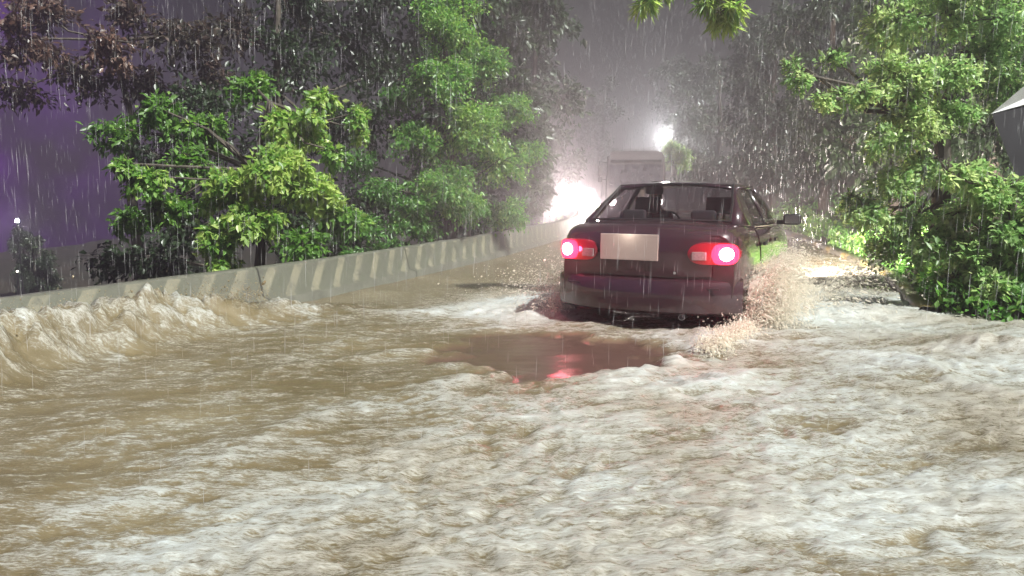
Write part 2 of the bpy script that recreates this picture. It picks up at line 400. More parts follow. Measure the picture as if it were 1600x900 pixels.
    cx, cy = x.ravel()[f].mean(1), y.ravel()[f].mean(1)
    f = f[(cx > xb(cy) + .0) & (cx < xk(cy) + 1.2)]
    used = np.unique(f); mp = np.zeros(len(v), np.int64); mp[used] = np.arange(len(used))
    me = np_mesh('flood_water', v[used], mp[f])
    at_ = me.attributes.new('foam', 'FLOAT', 'POINT'); at_.data.foreach_set('value', np.clip(foam.ravel()[used], -.5, 1.5).astype(np.float32))
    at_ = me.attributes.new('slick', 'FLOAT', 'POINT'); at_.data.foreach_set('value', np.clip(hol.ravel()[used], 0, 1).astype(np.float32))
    return me
m, n, p, out = mat_new('muddy_water')
tx = N(n, 'ShaderNodeTexCoord'); mp_ = N(n, 'ShaderNodeMapping'); mp_.inputs['Rotation'].default_value = (0, 0, R(-8)); mp_.inputs['Scale'].default_value = (9, 32, 9)
n.links.new(tx.outputs['Object'], mp_.inputs[0])
no = N(n, 'ShaderNodeTexNoise'); no.inputs['Scale'].default_value = 1; no.inputs['Detail'].default_value = 9; no.inputs['Roughness'].default_value = .68; no.inputs['Distortion'].default_value = .6
n.links.new(mp_.outputs[0], no.inputs['Vector'])
fa = N(n, 'ShaderNodeAttribute', attribute_name='foam')
nf = N(n, 'ShaderNodeTexNoise'); nf.inputs['Scale'].default_value = 4.2; nf.inputs['Detail'].default_value = 6; nf.inputs['Roughness'].default_value = .7; n.links.new(mp_.outputs[0], nf.inputs['Vector'])
nm_ = N(n, 'ShaderNodeMixRGB'); nm_.inputs[0].default_value = .55; n.links.new(no.outputs['Fac'], nm_.inputs[1]); n.links.new(nf.outputs['Fac'], nm_.inputs[2])
sm = N(n, 'ShaderNodeMath', operation='ADD'); n.links.new(fa.outputs['Fac'], sm.inputs[0]); cm_ = N(n, 'ShaderNodeMath', operation='MULTIPLY_ADD'); cm_.inputs[1].default_value = 3.4; cm_.inputs[2].default_value = -1.7; n.links.new(nm_.outputs[0], cm_.inputs[0]); n.links.new(cm_.outputs[0], sm.inputs[1])
mk = N(n, 'ShaderNodeMapRange'); mk.inputs[1].default_value = .06; mk.inputs[2].default_value = .94; mk.interpolation_type = 'LINEAR'; n.links.new(sm.outputs[0], mk.inputs[0])
n2 = N(n, 'ShaderNodeTexNoise'); n2.inputs['Scale'].default_value = .9; n2.inputs['Detail'].default_value = 5; n.links.new(tx.outputs['Object'], n2.inputs['Vector'])
mud = ramp(n, [(.3, (.088, .069, .036)), (.55, (.138, .110, .060)), (.75, (.195, .163, .097))]); n.links.new(n2.outputs['Fac'], mud.inputs[0])
foamc = ramp(n, [(.35, (.37, .35, .30)), (.6, (.45, .49, .49))]); n.links.new(n2.outputs['Fac'], foamc.inputs[0])
mx = N(n, 'ShaderNodeMixRGB'); n.links.new(mk.outputs[0], mx.inputs[0]); shaded = N(n, 'ShaderNodeMixRGB'); shaded.inputs[2].default_value = (.085, .05, .04, 1); da = N(n, 'ShaderNodeAttribute', attribute_name='slick'); n.links.new(da.outputs['Fac'], shaded.inputs[0]); n.links.new(mud.outputs[0], shaded.inputs[1])  # pool's mud colour darkened to stand for the car's shade and reflection
n.links.new(shaded.outputs[0], mx.inputs[1]); n.links.new(foamc.outputs[0], mx.inputs[2])
n.links.new(mx.outputs[0], p.inputs['Base Color'])
rg = N(n, 'ShaderNodeMapRange'); rg.inputs[3].default_value = .16; rg.inputs[4].default_value = .5; n.links.new(mk.outputs[0], rg.inputs[0]); n.links.new(rg.outputs[0], p.inputs['Roughness'])
p.inputs['IOR'].default_value = 1.33; p.inputs['Specular IOR Level'].default_value = .6
b = N(n, 'ShaderNodeBump'); b.inputs['Distance'].default_value = .02
sa = N(n, 'ShaderNodeAttribute', attribute_name='slick'); bs = N(n, 'ShaderNodeMapRange'); bs.inputs[3].default_value = .75; bs.inputs[4].default_value = .08
n.links.new(sa.outputs['Fac'], bs.inputs[0]); n.links.new(bs.outputs[0], b.inputs['Strength'])
n.links.new(nm_.outputs[0], b.inputs['Height']); n.links.new(b.outputs[0], p.inputs['Normal'])
M['water'] = m
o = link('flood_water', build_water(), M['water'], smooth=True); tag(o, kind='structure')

# ------------------------------------------------------------------ foliage
def leaf_cloud(pos, size, tint, rng, droop=.5, aspect=.5, outward=None):
    k = len(pos)
    d = rng.normal(size=(k, 3)); d[:, 2] -= droop
    if outward is not None: d += outward * .8
    d /= np.linalg.norm(d, axis=1)[:, None]
    up = rng.normal(size=(k, 3)) * .55 + np.array([0, 0, 1.0])
    sdv = np.cross(d, up); sdv /= np.linalg.norm(sdv, axis=1)[:, None] + 1e-9
    nm = np.cross(sdv, d)
    L = (size * rng.uniform(.6, 1.3, k))[:, None]; Wd = L * aspect * .5
    mid = pos + d * L * .45
    v = np.stack([pos, mid + sdv * Wd + nm * Wd * .25, pos + d * L - nm * L * .12, mid - sdv * Wd + nm * Wd * .25], 1).reshape(-1, 3)
    i = np.arange(k)[:, None] * 4
    f = np.concatenate([i + np.array([0, 1, 2]), i + np.array([0, 2, 3])], 1).reshape(-1, 3)
    return v, f, np.repeat(np.clip(tint + rng.normal(0, .16, k), 0, 1), 2)
def leaf_object(name, clouds, mat, parent=None, origin=(0, 0, 0)):
    vs_, fs, ts, b = [], [], [], 0
    for v, f, t in clouds: vs_.append(v); fs.append(f + b); ts.append(t); b += len(v)
    me = np_mesh(name, np.concatenate(vs_) - np.array(origin), np.concatenate(fs))
    a = me.attributes.new('tint', 'FLOAT', 'FACE'); a.data.foreach_set('value', np.concatenate(ts).astype(np.float32))
    return link(name, me, mat, parent)
LEAF_N = 1.9
def make_tree(name, label, cat, trunk, clumps, leaf, mat, seed, group=None, rad=.12, twigs=16, droop=.5, aspect=.5, dens=1.0):
    """trunk: world points; clumps: (centre, radii, leaves, tint)"""
    rng = np.random.default_rng(seed)
    base = Vector(trunk[0]); root = empty(name, base); tag(root, label, cat, group)
    wood = MB(); tp = [Vector(q) - base for q in trunk]
    wood.tube(tp, list(np.linspace(rad, rad * .3, len(tp))), 9)
    clouds = []
    for (c, rdx, nl, tint) in clumps:
        c = np.array(c, float); rdx = np.array(rdx, float) if hasattr(rdx, '__len__') else np.full(3, rdx)
        lc = Vector(c) - base; near = min(tp[1:], key=lambda q: (q - lc).length)
        midp = near.lerp(lc, .5) + Vector(rng.normal(0, .12, 3)) + Vector((0, 0, -.1))
        r0 = min(rad * .4, .012 + .012 * (near - lc).length)
        wood.tube([near, midp, lc], [r0, r0 * .7, r0 * .4], 6)
        per = max(1, int(nl * LEAF_N * dens) // twigs)
        for _ in range(twigs):
            dd = rng.normal(size=3); dd /= np.linalg.norm(dd); e = c + dd * rdx * rng.uniform(.55, 1.12)
            st = c + (e - c) * .15
            wood.tube([Vector(c) - base, Vector((c + e) / 2 + rng.normal(0, .04, 3)) - base, Vector(e) - base], [.009, .006, .003], 4, cap=False)
            # leaves gather towards the twig's end in drooping sprays
            tt = rng.beta(2.2, 1.3, per)[:, None]
            pos = st + (e - st) * tt + rng.normal(0, 1, (per, 3)) * rdx.mean() * np.array([.17, .17, .12]) - np.array([0, 0, 1]) * (tt ** 2) * .12
            clouds.append(leaf_cloud(pos, leaf, np.full(per, tint + rng.normal(0, .1)), rng, droop, aspect, np.tile(dd, (per, 1))))
    wood.build('trunk', M['bark'], root, smooth=True)
    leaf_object('crown', clouds, mat, root, base)
    return root
def gz(x, y): return float(terrain(x, y))
def ground_pt(x, y, dz=-.1): return (x, y, gz(x, y) + dz)
def clump_px(lst, rng_seed=0, jit=.35):
    """(px, py, depth, radius_m, leaves, tint)"""
    r_ = np.random.default_rng(rng_seed); out_ = []
    for (px, py, d, rm, nl, ti) in lst:
        q = at(px, py, d + r_.uniform(-jit, jit)); out_.append(((q.x, q.y, q.z), (rm * 1.1, rm * 1.1, rm * .8), nl, ti))
    return out_

# left bright-leaved tree just behind the barrier
A = [(460, 190, 10.4, .36, 900, .75), (500, 150, 10.8, .22, 280, .6), (430, 255, 10.0, .42, 1300, .8), (360, 290, 9.9, .38, 1100, .75), (480, 290, 10.2, .34, 900, .85),
     (400, 340, 9.8, .33, 800, .65), (340, 395, 9.6, .24, 600, .7), (345, 360, 9.7, .2, 300, .6), (230, 275, 9.8, .22, 420, .6), (195, 255, 10, .14, 140, .55), (265, 320, 10.0, .26, 350, .4), (250, 170, 10.8, .34, 420, .35),
     (320, 200, 10.9, .36, 450, .35), (400, 130, 11, .3, 350, .4), (560, 175, 10.6, .14, 130, .7), (565, 205, 10.6, .1, 80, .7), (520, 235, 10.6, .16, 150, .5), (530, 330, 10.6, .34, 500, .4), (470, 380, 10.0, .3, 380, .35), (300, 250, 10.6, .3, 350, .35), (210, 340, 10.4, .3, 220, .25), (180, 200, 11.4, .35, 260, .25)]
bx_, by_ = at(400, 400, 10.6)[:2]
make_tree('leafy_tree', 'large-leaved bright green tree overhanging the striped barrier at the left', 'tree',
          [ground_pt(bx_, by_), (bx_ - .05, by_, -.6), (bx_ + .1, by_, .6), (bx_ + .05, by_ - .1, 1.5), (bx_ + .3, by_ - .1, 2.4)], clump_px(A, 1), .108, M['leaf_bright'], 101, rad=.11, dens=1.1, droop=.7, aspect=.55)
# tall pale tree, middle
B = [(700, 30, 13.5, .6, 1700, .65), (680, 110, 13.2, .6, 1900, .6), (750, 90, 13.8, .5, 1300, .6), (740, 190, 13.4, .6, 1900, .65), (660, 220, 13.0, .5, 1300, .5), (800, 165, 14.2, .4, 800, .55), (780, 250, 14, .5, 1200, .6), (700, 290, 13, .55, 1600, .55),
     (640, 330, 12.6, .45, 1000, .4), (720, 315, 13.2, .4, 1200, .55), (790, 330, 14.4, .45, 900, .5), (600, 290, 12.6, .35, 500, .35), (610, 390, 12.2, .35, 600, .35), (560, 350, 11.8, .35, 500, .35), (650, -60, 13.6, .6, 1200, .5), (750, -50, 13.8, .6, 1300, .5), (620, 150, 13.4, .35, 400, .35), (560, 250, 13, .35, 350, .25), (830, 230, 15, .3, 350, .5), (660, 345, 12.8, .3, 400, .4), (560, 400, 11.6, .3, 400, .3)]
bx_, by_ = at(700, 420, 13.6)[:2]
make_tree('leafy_tree', 'tall pale green tree behind the barrier, between the bright tree and the road', 'tree',
          [ground_pt(bx_, by_), (bx_, by_, 0), (bx_ + .1, by_, 1.4), (bx_ - .05, by_ - .1, 3), (bx_ + .1, by_ - .1, 4.6)], clump_px(B, 2), .075, M['leaf_mid'], 102, rad=.16, twigs=24, dens=1.4)
# dusky tree upper left
Cc = [(30, 60, 14, .6, 500, .6), (170, 70, 14, .45, 420, .8), (60, 10, 14.2, .6, 500, .5), (120, 120, 14.4, .6, 380, .3), (280, 60, 14.6, .7, 420, .2), (220, 130, 14.6, .6, 350, .25), (370, 40, 15, .7, 380, .15), (330, 120, 14.8, .6, 300, .2), (30, 140, 14.2, .45, 220, .3), (200, 10, 14.4, .5, 260, .3)]
bx_, by_ = at(215, 330, 14.8)[:2]
make_tree('leafy_tree', 'dim pinkish brown tree at the upper left edge beneath the violet sky', 'tree',
          [ground_pt(bx_, by_), (bx_, by_, -.5), (bx_ - .1, by_, 1.2), (bx_, by_, 2.6), (bx_ - .3, by_, 4)], clump_px(Cc, 3, .8), .13, M['leaf_dusky'], 103, rad=.14)
# dark thicket behind the left trees
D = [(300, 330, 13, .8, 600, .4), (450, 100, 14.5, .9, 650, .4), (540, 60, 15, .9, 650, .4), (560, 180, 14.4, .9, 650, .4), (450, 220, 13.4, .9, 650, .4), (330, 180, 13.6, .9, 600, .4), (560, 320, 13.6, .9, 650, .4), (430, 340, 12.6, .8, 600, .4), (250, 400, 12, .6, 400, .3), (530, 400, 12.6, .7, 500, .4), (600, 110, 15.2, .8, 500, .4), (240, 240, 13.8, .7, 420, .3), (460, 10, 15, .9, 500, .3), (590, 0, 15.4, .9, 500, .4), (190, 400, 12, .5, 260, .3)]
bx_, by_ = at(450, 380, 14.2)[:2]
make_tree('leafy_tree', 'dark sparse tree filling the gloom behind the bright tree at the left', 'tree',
          [ground_pt(bx_, by_), (bx_, by_, -.4), (bx_ + .1, by_, 1.4), (bx_ - .1, by_, 3), (bx_, by_, 4.8)], clump_px(D, 4, .7), .13, M['leaf_unlit'], 104, rad=.15)
# right tree
E = [(1410, 30, 9.4, .4, 1300, .75), (1480, 20, 9.6, .45, 1300, .7), (1560, 30, 9.4, .45, 1100, .55), (1400, 110, 9.3, .36, 1300, .8), (1470, 110, 9.4, .36, 1200, .75), (1540, 90, 9.8, .4, 900, .55), (1430, 180, 9.3, .34, 1100, .75), (1490, 170, 9.7, .3, 600, .6), (1390, 215, 9.4, .28, 700, .7), (1440, 250, 9.4, .3, 700, .65),
     (1400, 285, 9.4, .3, 800, .65), (1350, 325, 9.6, .26, 700, .65), (1410, 350, 9.5, .3, 800, .6), (1380, 385, 9.5, .22, 500, .7), (1330, 310, 9.8, .16, 220, .6), (1320, 150, 9.0, .18, 380, .7), (1285, 150, 8.9, .12, 160, .7), (1250, 115, 8.9, .13, 200, .65), (1240, 95, 8.9, .1, 110, .6), (1350, 140, 9.1, .16, 260, .7), (1300, 85, 9.2, .15, 130, .5),
     (1580, 130, 10, .4, 700, .4), (1420, -60, 9.5, .45, 700, .6), (1520, -60, 9.6, .45, 700, .6), (1470, 330, 10, .3, 400, .4), (1600, 60, 9.6, .4, 700, .5)]
bx_, by_ = at(1465, 380, 10.0)[:2]
make_tree('leafy_tree', 'vine-hung pale green tree on the right bank with one spray reaching over the road', 'tree',
          [ground_pt(bx_, by_), (bx_, by_, 1.4), (bx_ - .05, by_, 2.2), (bx_ + .15, by_ - .1, 3), (bx_ + .2, by_ - .1, 4)], clump_px(E, 5, .25), .075, M['leaf_pale'], 105, rad=.13, twigs=20, droop=.35, dens=.8)
# right bush
G = [(1530, 270, 7.7, .22, 600, .7), (1500, 265, 7.6, .12, 160, .75), (1480, 268, 7.5, .07, 60, .8), (1560, 300, 7.7, .26, 800, .65), (1500, 330, 7.8, .24, 650, .6), (1580, 350, 7.6, .28, 900, .65), (1520, 385, 7.7, .28, 900, .6), (1460, 375, 8, .22, 500, .5), (1590, 410, 7.6, .26, 700, .5), (1540, 435, 7.7, .22, 600, .6), (1600, 460, 7.6, .18, 400, .4), (1490, 430, 8.0, .2, 400, .4), (1620, 300, 7.8, .3, 500, .5), (1640, 380, 7.8, .3, 500, .5)]
bx_, by_ = at(1545, 440, 8.0)[:2]
make_tree('bush', 'broad-leaved green bush at the right edge of the flood below the dark tilted roof panel', 'bush',
          [ground_pt(bx_, by_), (bx_, by_, .5), (bx_ + .05, by_ - .1, .9), (bx_ + .1, by_ - .15, 1.35)], clump_px(G, 6, .2), .085, M['leaf_pale'], 106, rad=.05, twigs=14, droop=.5, dens=.65)
# overhanging feathery branch tips at top
H = [(1012, -6, 8.0, .09, 90, .8), (1030, -30, 8.0, .14, 120, .7), (1125, 18, 8.0, .11, 170, .85), (1145, 5, 8.0, .09, 100, .85), (1110, -10, 8.1, .12, 120, .7), (1070, -45, 8.1, .2, 200, .7), (1150, -45, 8.1, .2, 200, .7)]
tx0 = 6.6; ty0 = 8.9
q = at(1080, -70, 8.1); q2 = at(1300, -130, 8.6)
make_tree('bamboo', 'narrow-leaved bamboo arching over the road with leaf tips at the top edge', 'bamboo',
          [ground_pt(tx0, ty0), (tx0, ty0, 2.5), (tx0 - .4, ty0, 4.2), tuple(q2), tuple(q)], clump_px(H, 7, .1), .15, M['leaf_bright'], 107, rad=.045, twigs=8, droop=.9, aspect=.16)
# far dark trees lining the road: three prototypes, the rest copies of them
def copy_tree(root, loc, rz, s, label):
    r_ = root.copy(); COL.objects.link(r_); r_.location = loc; r_.rotation_euler = (0, 0, rz); r_.scale = (s, s, s); r_['label'] = label
    for ch in root.children:
        c_ = ch.copy(); COL.objects.link(c_); c_.parent = r_
    return r_
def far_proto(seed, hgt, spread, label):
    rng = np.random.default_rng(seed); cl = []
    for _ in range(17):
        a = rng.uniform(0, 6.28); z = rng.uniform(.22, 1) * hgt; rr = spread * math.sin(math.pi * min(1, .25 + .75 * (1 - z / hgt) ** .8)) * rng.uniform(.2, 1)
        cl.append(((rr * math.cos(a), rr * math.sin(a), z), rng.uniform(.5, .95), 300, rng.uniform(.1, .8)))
    return make_tree('dark_tree', label, 'tree', [(0, 0, 0), (.05, 0, hgt * .3), (-.1, .05, hgt * .6), (.05, 0, hgt * .95)], cl, .2, M['leaf_unlit'], seed, 'dark trees lining the road', rad=.18, twigs=14)
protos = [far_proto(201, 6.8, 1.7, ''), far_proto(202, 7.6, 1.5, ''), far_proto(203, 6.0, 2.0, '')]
FAR = []   # (x, y, size, which, label)
LT = 'dark tree behind the barrier left of the road, '
RT = 'dark tree right of the road, '
left = [(17.5, 1.6, 1.0), (20, 1.3, 1.1), (22.5, 2.6, 1.15), (25.5, 1.4, 1.1), (29, 2.3, 1.2), (34, 1.6, 1.2), (40, 2.2, 1.2), (48, 1.8, 1.25)]
names_l = ['nearest beside the pale tree', 'just past the pale tree', 'set back', 'at the rim of the bright gap', 'behind the far end of the barrier', 'beside the glaring headlights', 'fading past the headlights', 'farthest and palest']
for i, (y, off, s) in enumerate(left): FAR.append((float(xb(y)) - off, y, s, i % 3, LT + names_l[i]))
right = [(14.0, 2.6, .8), (17, 1.6, .95), (20.5, 3.0, 1.0), (23.5, 1.4, 1.0), (27, 2.8, 1.1), (31, 1.3, 1.1), (35.5, 2.2, 1.2), (41, 1.2, 1.2), (48, 1.6, 1.25)]
names_r = ['left of the pale vine-hung tree', 'beyond the car door mirror', 'set back up the slope above the mirror', 'right of the car roof in the rain', 'high above the car roof', 'close to the street lamp', 'behind the street lamp on the slope', 'past the street lamp in the haze', 'farthest and palest at the bend']
for i, (y, off, s) in enumerate(right): FAR.append((float(xk(y)) + off, y, s, (i + 1) % 3, RT + names_r[i]))
for i, (x, y, s, k, lb) in enumerate(FAR):
    loc = (x, y, gz(x, y) - .1); rz = (i * 1.9) % 6.28
    pr = protos[k]
    if not pr.get('placed'):
        pr['placed'] = 1; pr.location = loc; pr.rotation_euler = (0, 0, rz); pr.scale = (s, s, s); pr['label'] = lb
    else: copy_tree(pr, loc, rz, s, lb)
END = [(3.0, 66, 1.3, 'tall dark tree in mist where the road bends away'), (8.5, 72, 1.4, 'misty dark tree straight above the truck cab'), (-1.5, 74, 1.4, 'misty tree closing the left of the bend'), (13, 64, 1.35, 'misty dark tree right of the street lamp')]
VAL = END + [(-15, 24, .4, 'round dark tree in the valley nearest the small white lamp'), (-12, 27, .45, 'dark tree in the valley behind the dim pinkish tree'), (-21, 33, .5, 'dark tree in the valley at the far left edge'), (-9, 31, .5, 'dark tree down in the valley behind the bright leafy tree')]
for i, (x, y, s, lb) in enumerate(VAL): copy_tree(protos[i % 3], (x, y, gz(x, y) - .1), i * 1.3, s, lb)
for pr in protos: del pr['placed']
for o in COL.objects:
    if 'placed' in o: del o['placed']
# undergrowth on the right bank and the rim of the left slope
def undergrowth():
    rng = np.random.default_rng(55); k = 52000
    y = 5.8 + 30 * rng.beta(1, 2.6, k); sidev = rng.random(k) < .72
    x = np.where(sidev, xk(y) + .06 + rng.exponential(1.5, k), xb(y) - .35 - rng.exponential(.9, k))
    dens = fbm(x * .9, y * .9, 3, 15); keep = dens > -.25
    x, y, dens, sidev = x[keep], y[keep], dens[keep], sidev[keep]
    hgt = (.12 + .45 * np.clip(dens + .3, 0, 1)) * np.where(sidev, 1, .8)
    z = terrain(x, y) + rng.random(len(x)) * hgt
    return leaf_cloud(np.stack([x, y, z], 1), .1, np.clip(.45 + dens * .4, 0, 1), rng, -.1, .45)
o = leaf_object('undergrowth', [undergrowth()], M['leaf_mid']); tag(o, 'low wet undergrowth covering the bank and the slope behind the barrier', 'undergrowth', kind='stuff')

# ------------------------------------------------------------------ the car
def spot(name, loc, direction, energy, col, angle=100, blend=.6, parent=None, radius=.05):
    l = bpy.data.lights.new(name, 'SPOT'); o = bpy.data.objects.new(name, l); COL.objects.link(o)
    l.energy = energy; l.color = col; l.spot_size = R(angle); l.spot_blend = blend; l.shadow_soft_size = radius
    o.location = loc; o.rotation_euler = Vector(direction).to_track_quat('-Z', 'Y').to_euler()
    if parent: o.parent = parent
    return o
def point(name, loc, energy, col, parent=None, radius=.05):
    l = bpy.data.lights.new(name, 'POINT'); o = bpy.data.objects.new(name, l); COL.objects.link(o)
    l.energy = energy; l.color = col; l.shadow_soft_size = radius; o.location = loc
    if parent: o.parent = parent
    return o
M['plate'] = simple('plate_white', (.40, .33, .29), .4, var=.06, scale=3)
M['tail_red'] = emit('tail_red', (1, .015, .055), 2.2)
M['tail_dark'] = simple('tail_lens', (.22, .01, .02), .12, coat=1, var=.1)
M['tail_hot'] = emit('tail_bulb', (1, .5, .5), 16)
M['reverse'] = simple('reverse_lens', (.2, .17, .17), .15, coat=.6, var=.2, scale=60)
M['head_hot'] = emit('head_bulb', (1, .93, .85), 28)
M['skin'] = simple('skin', (.4, .25, .18), .5, var=.05)
M['shirt'] = simple('dark_shirt', (.04, .04, .05), .9, var=.2)
M['hair'] = simple('hair', (.01, .008, .007), .6, var=.3, scale=50)

CAR_YAW = R(26); CAR_LOC = (1.135, 6.84, -.12)
def car_section(y):
    S = [(.08, .775, .31, .965, .985), (.13, .80, .30, 1.005, 1.015), (.30, .83, .27, 1.03, 1.05), (.62, .845, .22, 1.045, 1.065), (1.0, .85, .2, 1.02, 1.04), (2.0, .855, .19, .985, 1.0), (3.1, .845, .2, .955, .985), (3.6, .835, .21, .90, .94), (4.0, .81, .23, .83, .865), (4.22, .75, .25, .75, .78), (4.34, .66, .28, .68, .70)]
    ys = [s_[0] for s_ in S]; g_ = [float(np.interp(y, ys, [s_[i] for s_ in S])) for i in range(1, 5)]
    w_, zb, zd, zc = g_; hh = zd - zb
    return [(0, zb), (.7 * w_, zb), (.93 * w_, zb + .05), (.99 * w_, zb + .17 * hh), (1.0 * w_, zb + .36 * hh), (1.0 * w_, zb + .52 * hh), (.985 * w_, zb + .72 * hh), (.955 * w_, zb + .88 * hh), (.91 * w_, zb + .965 * hh), (.84 * w_, zd), (.5 * w_, zd + (zc - zd) * .75), (0, zc)]
def build_car():
    root = empty('sedan_car', CAR_LOC, -CAR_YAW); root.scale = (1.03, 1, 1)
    tag(root, 'black four-door sedan with lit red tail lights driving away through the flood', 'car')
    Ys = [.08, .10, .13, .2, .3, .45, .62, .8, 1.0, 1.3, 1.65, 2.0, 2.4, 2.8, 3.1, 3.35, 3.6, 3.8, 4.0, 4.12, 4.22, 4.29, 4.34]
    mb = MB(); rings = []
    for y in Ys:
        s_ = car_section(y); rings.append([(x, y, z) for x, z in s_] + [(-x, y, z) for x, z in s_[-2:0:-1]])
    n_ = len(rings[0]); b0 = 0
    for r_ in rings: mb.v += [Vector(p_) for p_ in r_]
    for i in range(len(Ys) - 1):
        for j in range(n_):
            if .62 <= Ys[i] < 3.1 and (9 <= j <= 12): continue      # open cabin
            mb.f.append([i * n_ + j, i * n_ + (j + 1) % n_, (i + 1) * n_ + (j + 1) % n_, (i + 1) * n_ + j])
    mb.f.append(list(range(n_))); mb.f.append([(len(Ys) - 1) * n_ + j for j in range(n_)][::-1])
    body = mb.build('body', M['paint'], root, smooth=True)
    for yc in (.86, 3.47):
        for sx_ in (1, -1):
            cb = MB().lathe([(.36, .52 * sx_), (.36, 1.1 * sx_)], (0, yc, .31), 'x', 28).build('cutter')
            md = body.modifiers.new('b', 'BOOLEAN'); md.object = cb; md.operation = 'DIFFERENCE'; md.solver = 'EXACT'
    me = evaluated(body); body.modifiers.clear(); body.data = me
    for o in [o for o in COL.objects if o.name.startswith('cutter')]: bpy.data.objects.remove(o)
    # inner shell: floor, wheel wells read dark
    fl = MB(); fl.box((0, 1.95, .36), (1.5, 2.5, .03)); fl.box((0, .68, .7), (1.45, .03, .66)); fl.box((0, 3.12, .68), (1.45, .03, .6)); fl.box((0, .88, 1.0), (1.42, .5, .02))
    fl.box((0, 2.85, .92), (1.36, .45, .1)); fl.build('cabin_lining', M['cloth_seat'], root)
    # bumpers
    def bumper(name, yb, sgn, z0, z1, wid):
        rows = []
        for u_ in np.linspace(-1, 1, 25):
            x = wid * math.sin(u_ * math.pi / 2) ; dep = (1 - abs(math.sin(u_ * math.pi / 2)) ** 5)
            yo = yb - sgn * .14 * (dep - .0) + sgn * .12
            if abs(u_) > .97: yo = yb + sgn * .55
            rows.append([(x, yo + sgn * .08, z0), (x, yo + sgn * .012, z0 + .03), (x, yo, z0 + .12), (x, yo, z1 - .07), (x, yo + sgn * .02, z1 - .02), (x * .985, yo + sgn * .09, z1)])
        m_ = MB(); m_.grid(rows); return m_.build(name, M['paint'], root, smooth=True)
    bumper('rear_bumper', .02, 1, .25, .575, .85); bumper('front_bumper', 4.32, -1, .24, .52, .82)
    cr = MB(); cr.box((0, -.006, .5), (1.36, .012, .012)); cr.build('bumper_strip', M['trim'], root)
    # doors: panels 4 mm proud of the body
    for sx_ in (1, -1):
        for (y0, y1) in ((1.24, 1.98), (2.0, 3.04)):
            rows = []
            for y in np.linspace(y0, y1, 8):
                s_ = car_section(y); rows.append([(sx_ * (s_[k][0] + .006), y, s_[k][1]) for k in range(2, 9)])
            d_ = MB(); d_.grid(rows); dr = d_.build('door', M['paint'], root, smooth=True)
            h_ = MB(); h_.box((sx_ * .865, y0 + .14, .83), (.028, .16, .035)); h_.build('door_handle', M['trim'], dr, bevel=.008)
    # trunk lid panel on the rear face, and lid top
    tl = MB(); rows = []
    for z_, yo in ((.60, .066), (.66, .060), (.80, .056), (.92, .060), (.972, .074), (1.012, .12), (1.035, .22), (1.056, .4), (1.068, .60)):
        hw = .60 if z_ < .9 else .66 if z_ < 1.03 else .68
        rows.append([(x, yo + .02 * (x / .66) ** 2, z_ + (.012 - .03 * (x / .66) ** 2 if z_ > 1 else 0)) for x in np.linspace(-hw, hw, 11)])
    tl.grid(rows); lid = tl.build('boot_lid', M['paint'], root, smooth=True)
    point('plate_lamp', (-.12, -.04, .99), .35, (1, .93, .82), lid, .02)
    lk = MB().lathe([(.012, 0), (.012, -.012)], (.30, .060, .63), 'y', 12); lk.build('boot_lock', M['chrome'], lid)
    pl = MB(); pl.box((-.11, .044, .848), (.53, .012, .235)); pl.build('number_plate', M['plate'], lid, bevel=.004)
    # tail lights
    for sx_ in (1, -1):
        t_ = MB(); rows = []
        for x in np.linspace(.405, .825, 19):
            u_ = (x - .615) / .212; hh = .104 * (1 - abs(u_) ** 4) ** .5; bend = max(0, (x - .74) / .085); yy_ = .046 + .07 * bend ** 2
            rows.append([(sx_ * x, yy_ + .03, .805 - hh), (sx_ * x, yy_, .805 - hh * .9), (sx_ * x, yy_ - .008, .805), (sx_ * x, yy_, .805 + hh * .9), (sx_ * x, yy_ + .03, .805 + hh)])
        t_.grid(rows); tlt = t_.build('tail_light', M['tail_dark'], root, smooth=True)
        q_ = MB(); rows = []
        for x in np.linspace(.60, .812, 13):
            u_ = (x - .706) / .108; hh = .09 * (1 - abs(u_) ** 4) ** .5; bend = max(0, (x - .74) / .085); yy_ = .036 + .07 * bend ** 2
            rows.append([(sx_ * x, yy_, .805 - hh), (sx_ * x, yy_ - .005, .805), (sx_ * x, yy_, .805 + hh)])
        q_.grid(rows); q_.build('red_lens', M['tail_red'], tlt, smooth=True)
        bl = MB().lathe([(.058, 0), (.052, -.012), (.035, -.02), (.0015, -.024)], (sx_ * .72, .030, .805), 'y', 20); bl.build('bulb', M['tail_hot'], tlt, smooth=True)
        rv = MB(); rv.box((sx_ * .50, .036, .785), (.12, .016, .075)); rv.build('reverse_lens', M['reverse'], tlt, bevel=.006)
        point('tail_glow', (sx_ * .72, -.10, .80), 2.2, (1, .04, .12), tlt, .03)
    # cabin frame
    for sx_ in (1, -1):
        X_ = lambda x, y, z: Vector((sx_ * x, y, z))
        pw = MB(); pw.grid([[X_(.70, 3.16, .96), X_(.745, 3.06, .96)], [X_(.63, 2.80, 1.19), X_(.665, 2.72, 1.2)], [X_(.565, 2.42, 1.385), X_(.595, 2.36, 1.37)]])
        pw.grid([[X_(.795, 2.04, .985), X_(.795, 1.95, .985)], [X_(.70, 2.01, 1.2), X_(.70, 1.93, 1.2)], [X_(.592, 1.98, 1.385), X_(.592, 1.91, 1.385)]])
        # broad rear pillar
        pw.grid([[X_(.66, .60, 1.06), X_(.745, .62, 1.05), X_(.80, .98, 1.02)], [X_(.63, .86, 1.20), X_(.69, .92, 1.2), X_(.715, 1.14, 1.19)], [X_(.595, 1.06, 1.32), X_(.63, 1.12, 1.31), X_(.645, 1.26, 1.30)], [X_(.56, 1.24, 1.392), X_(.585, 1.27, 1.385), X_(.60, 1.4, 1.385)]])
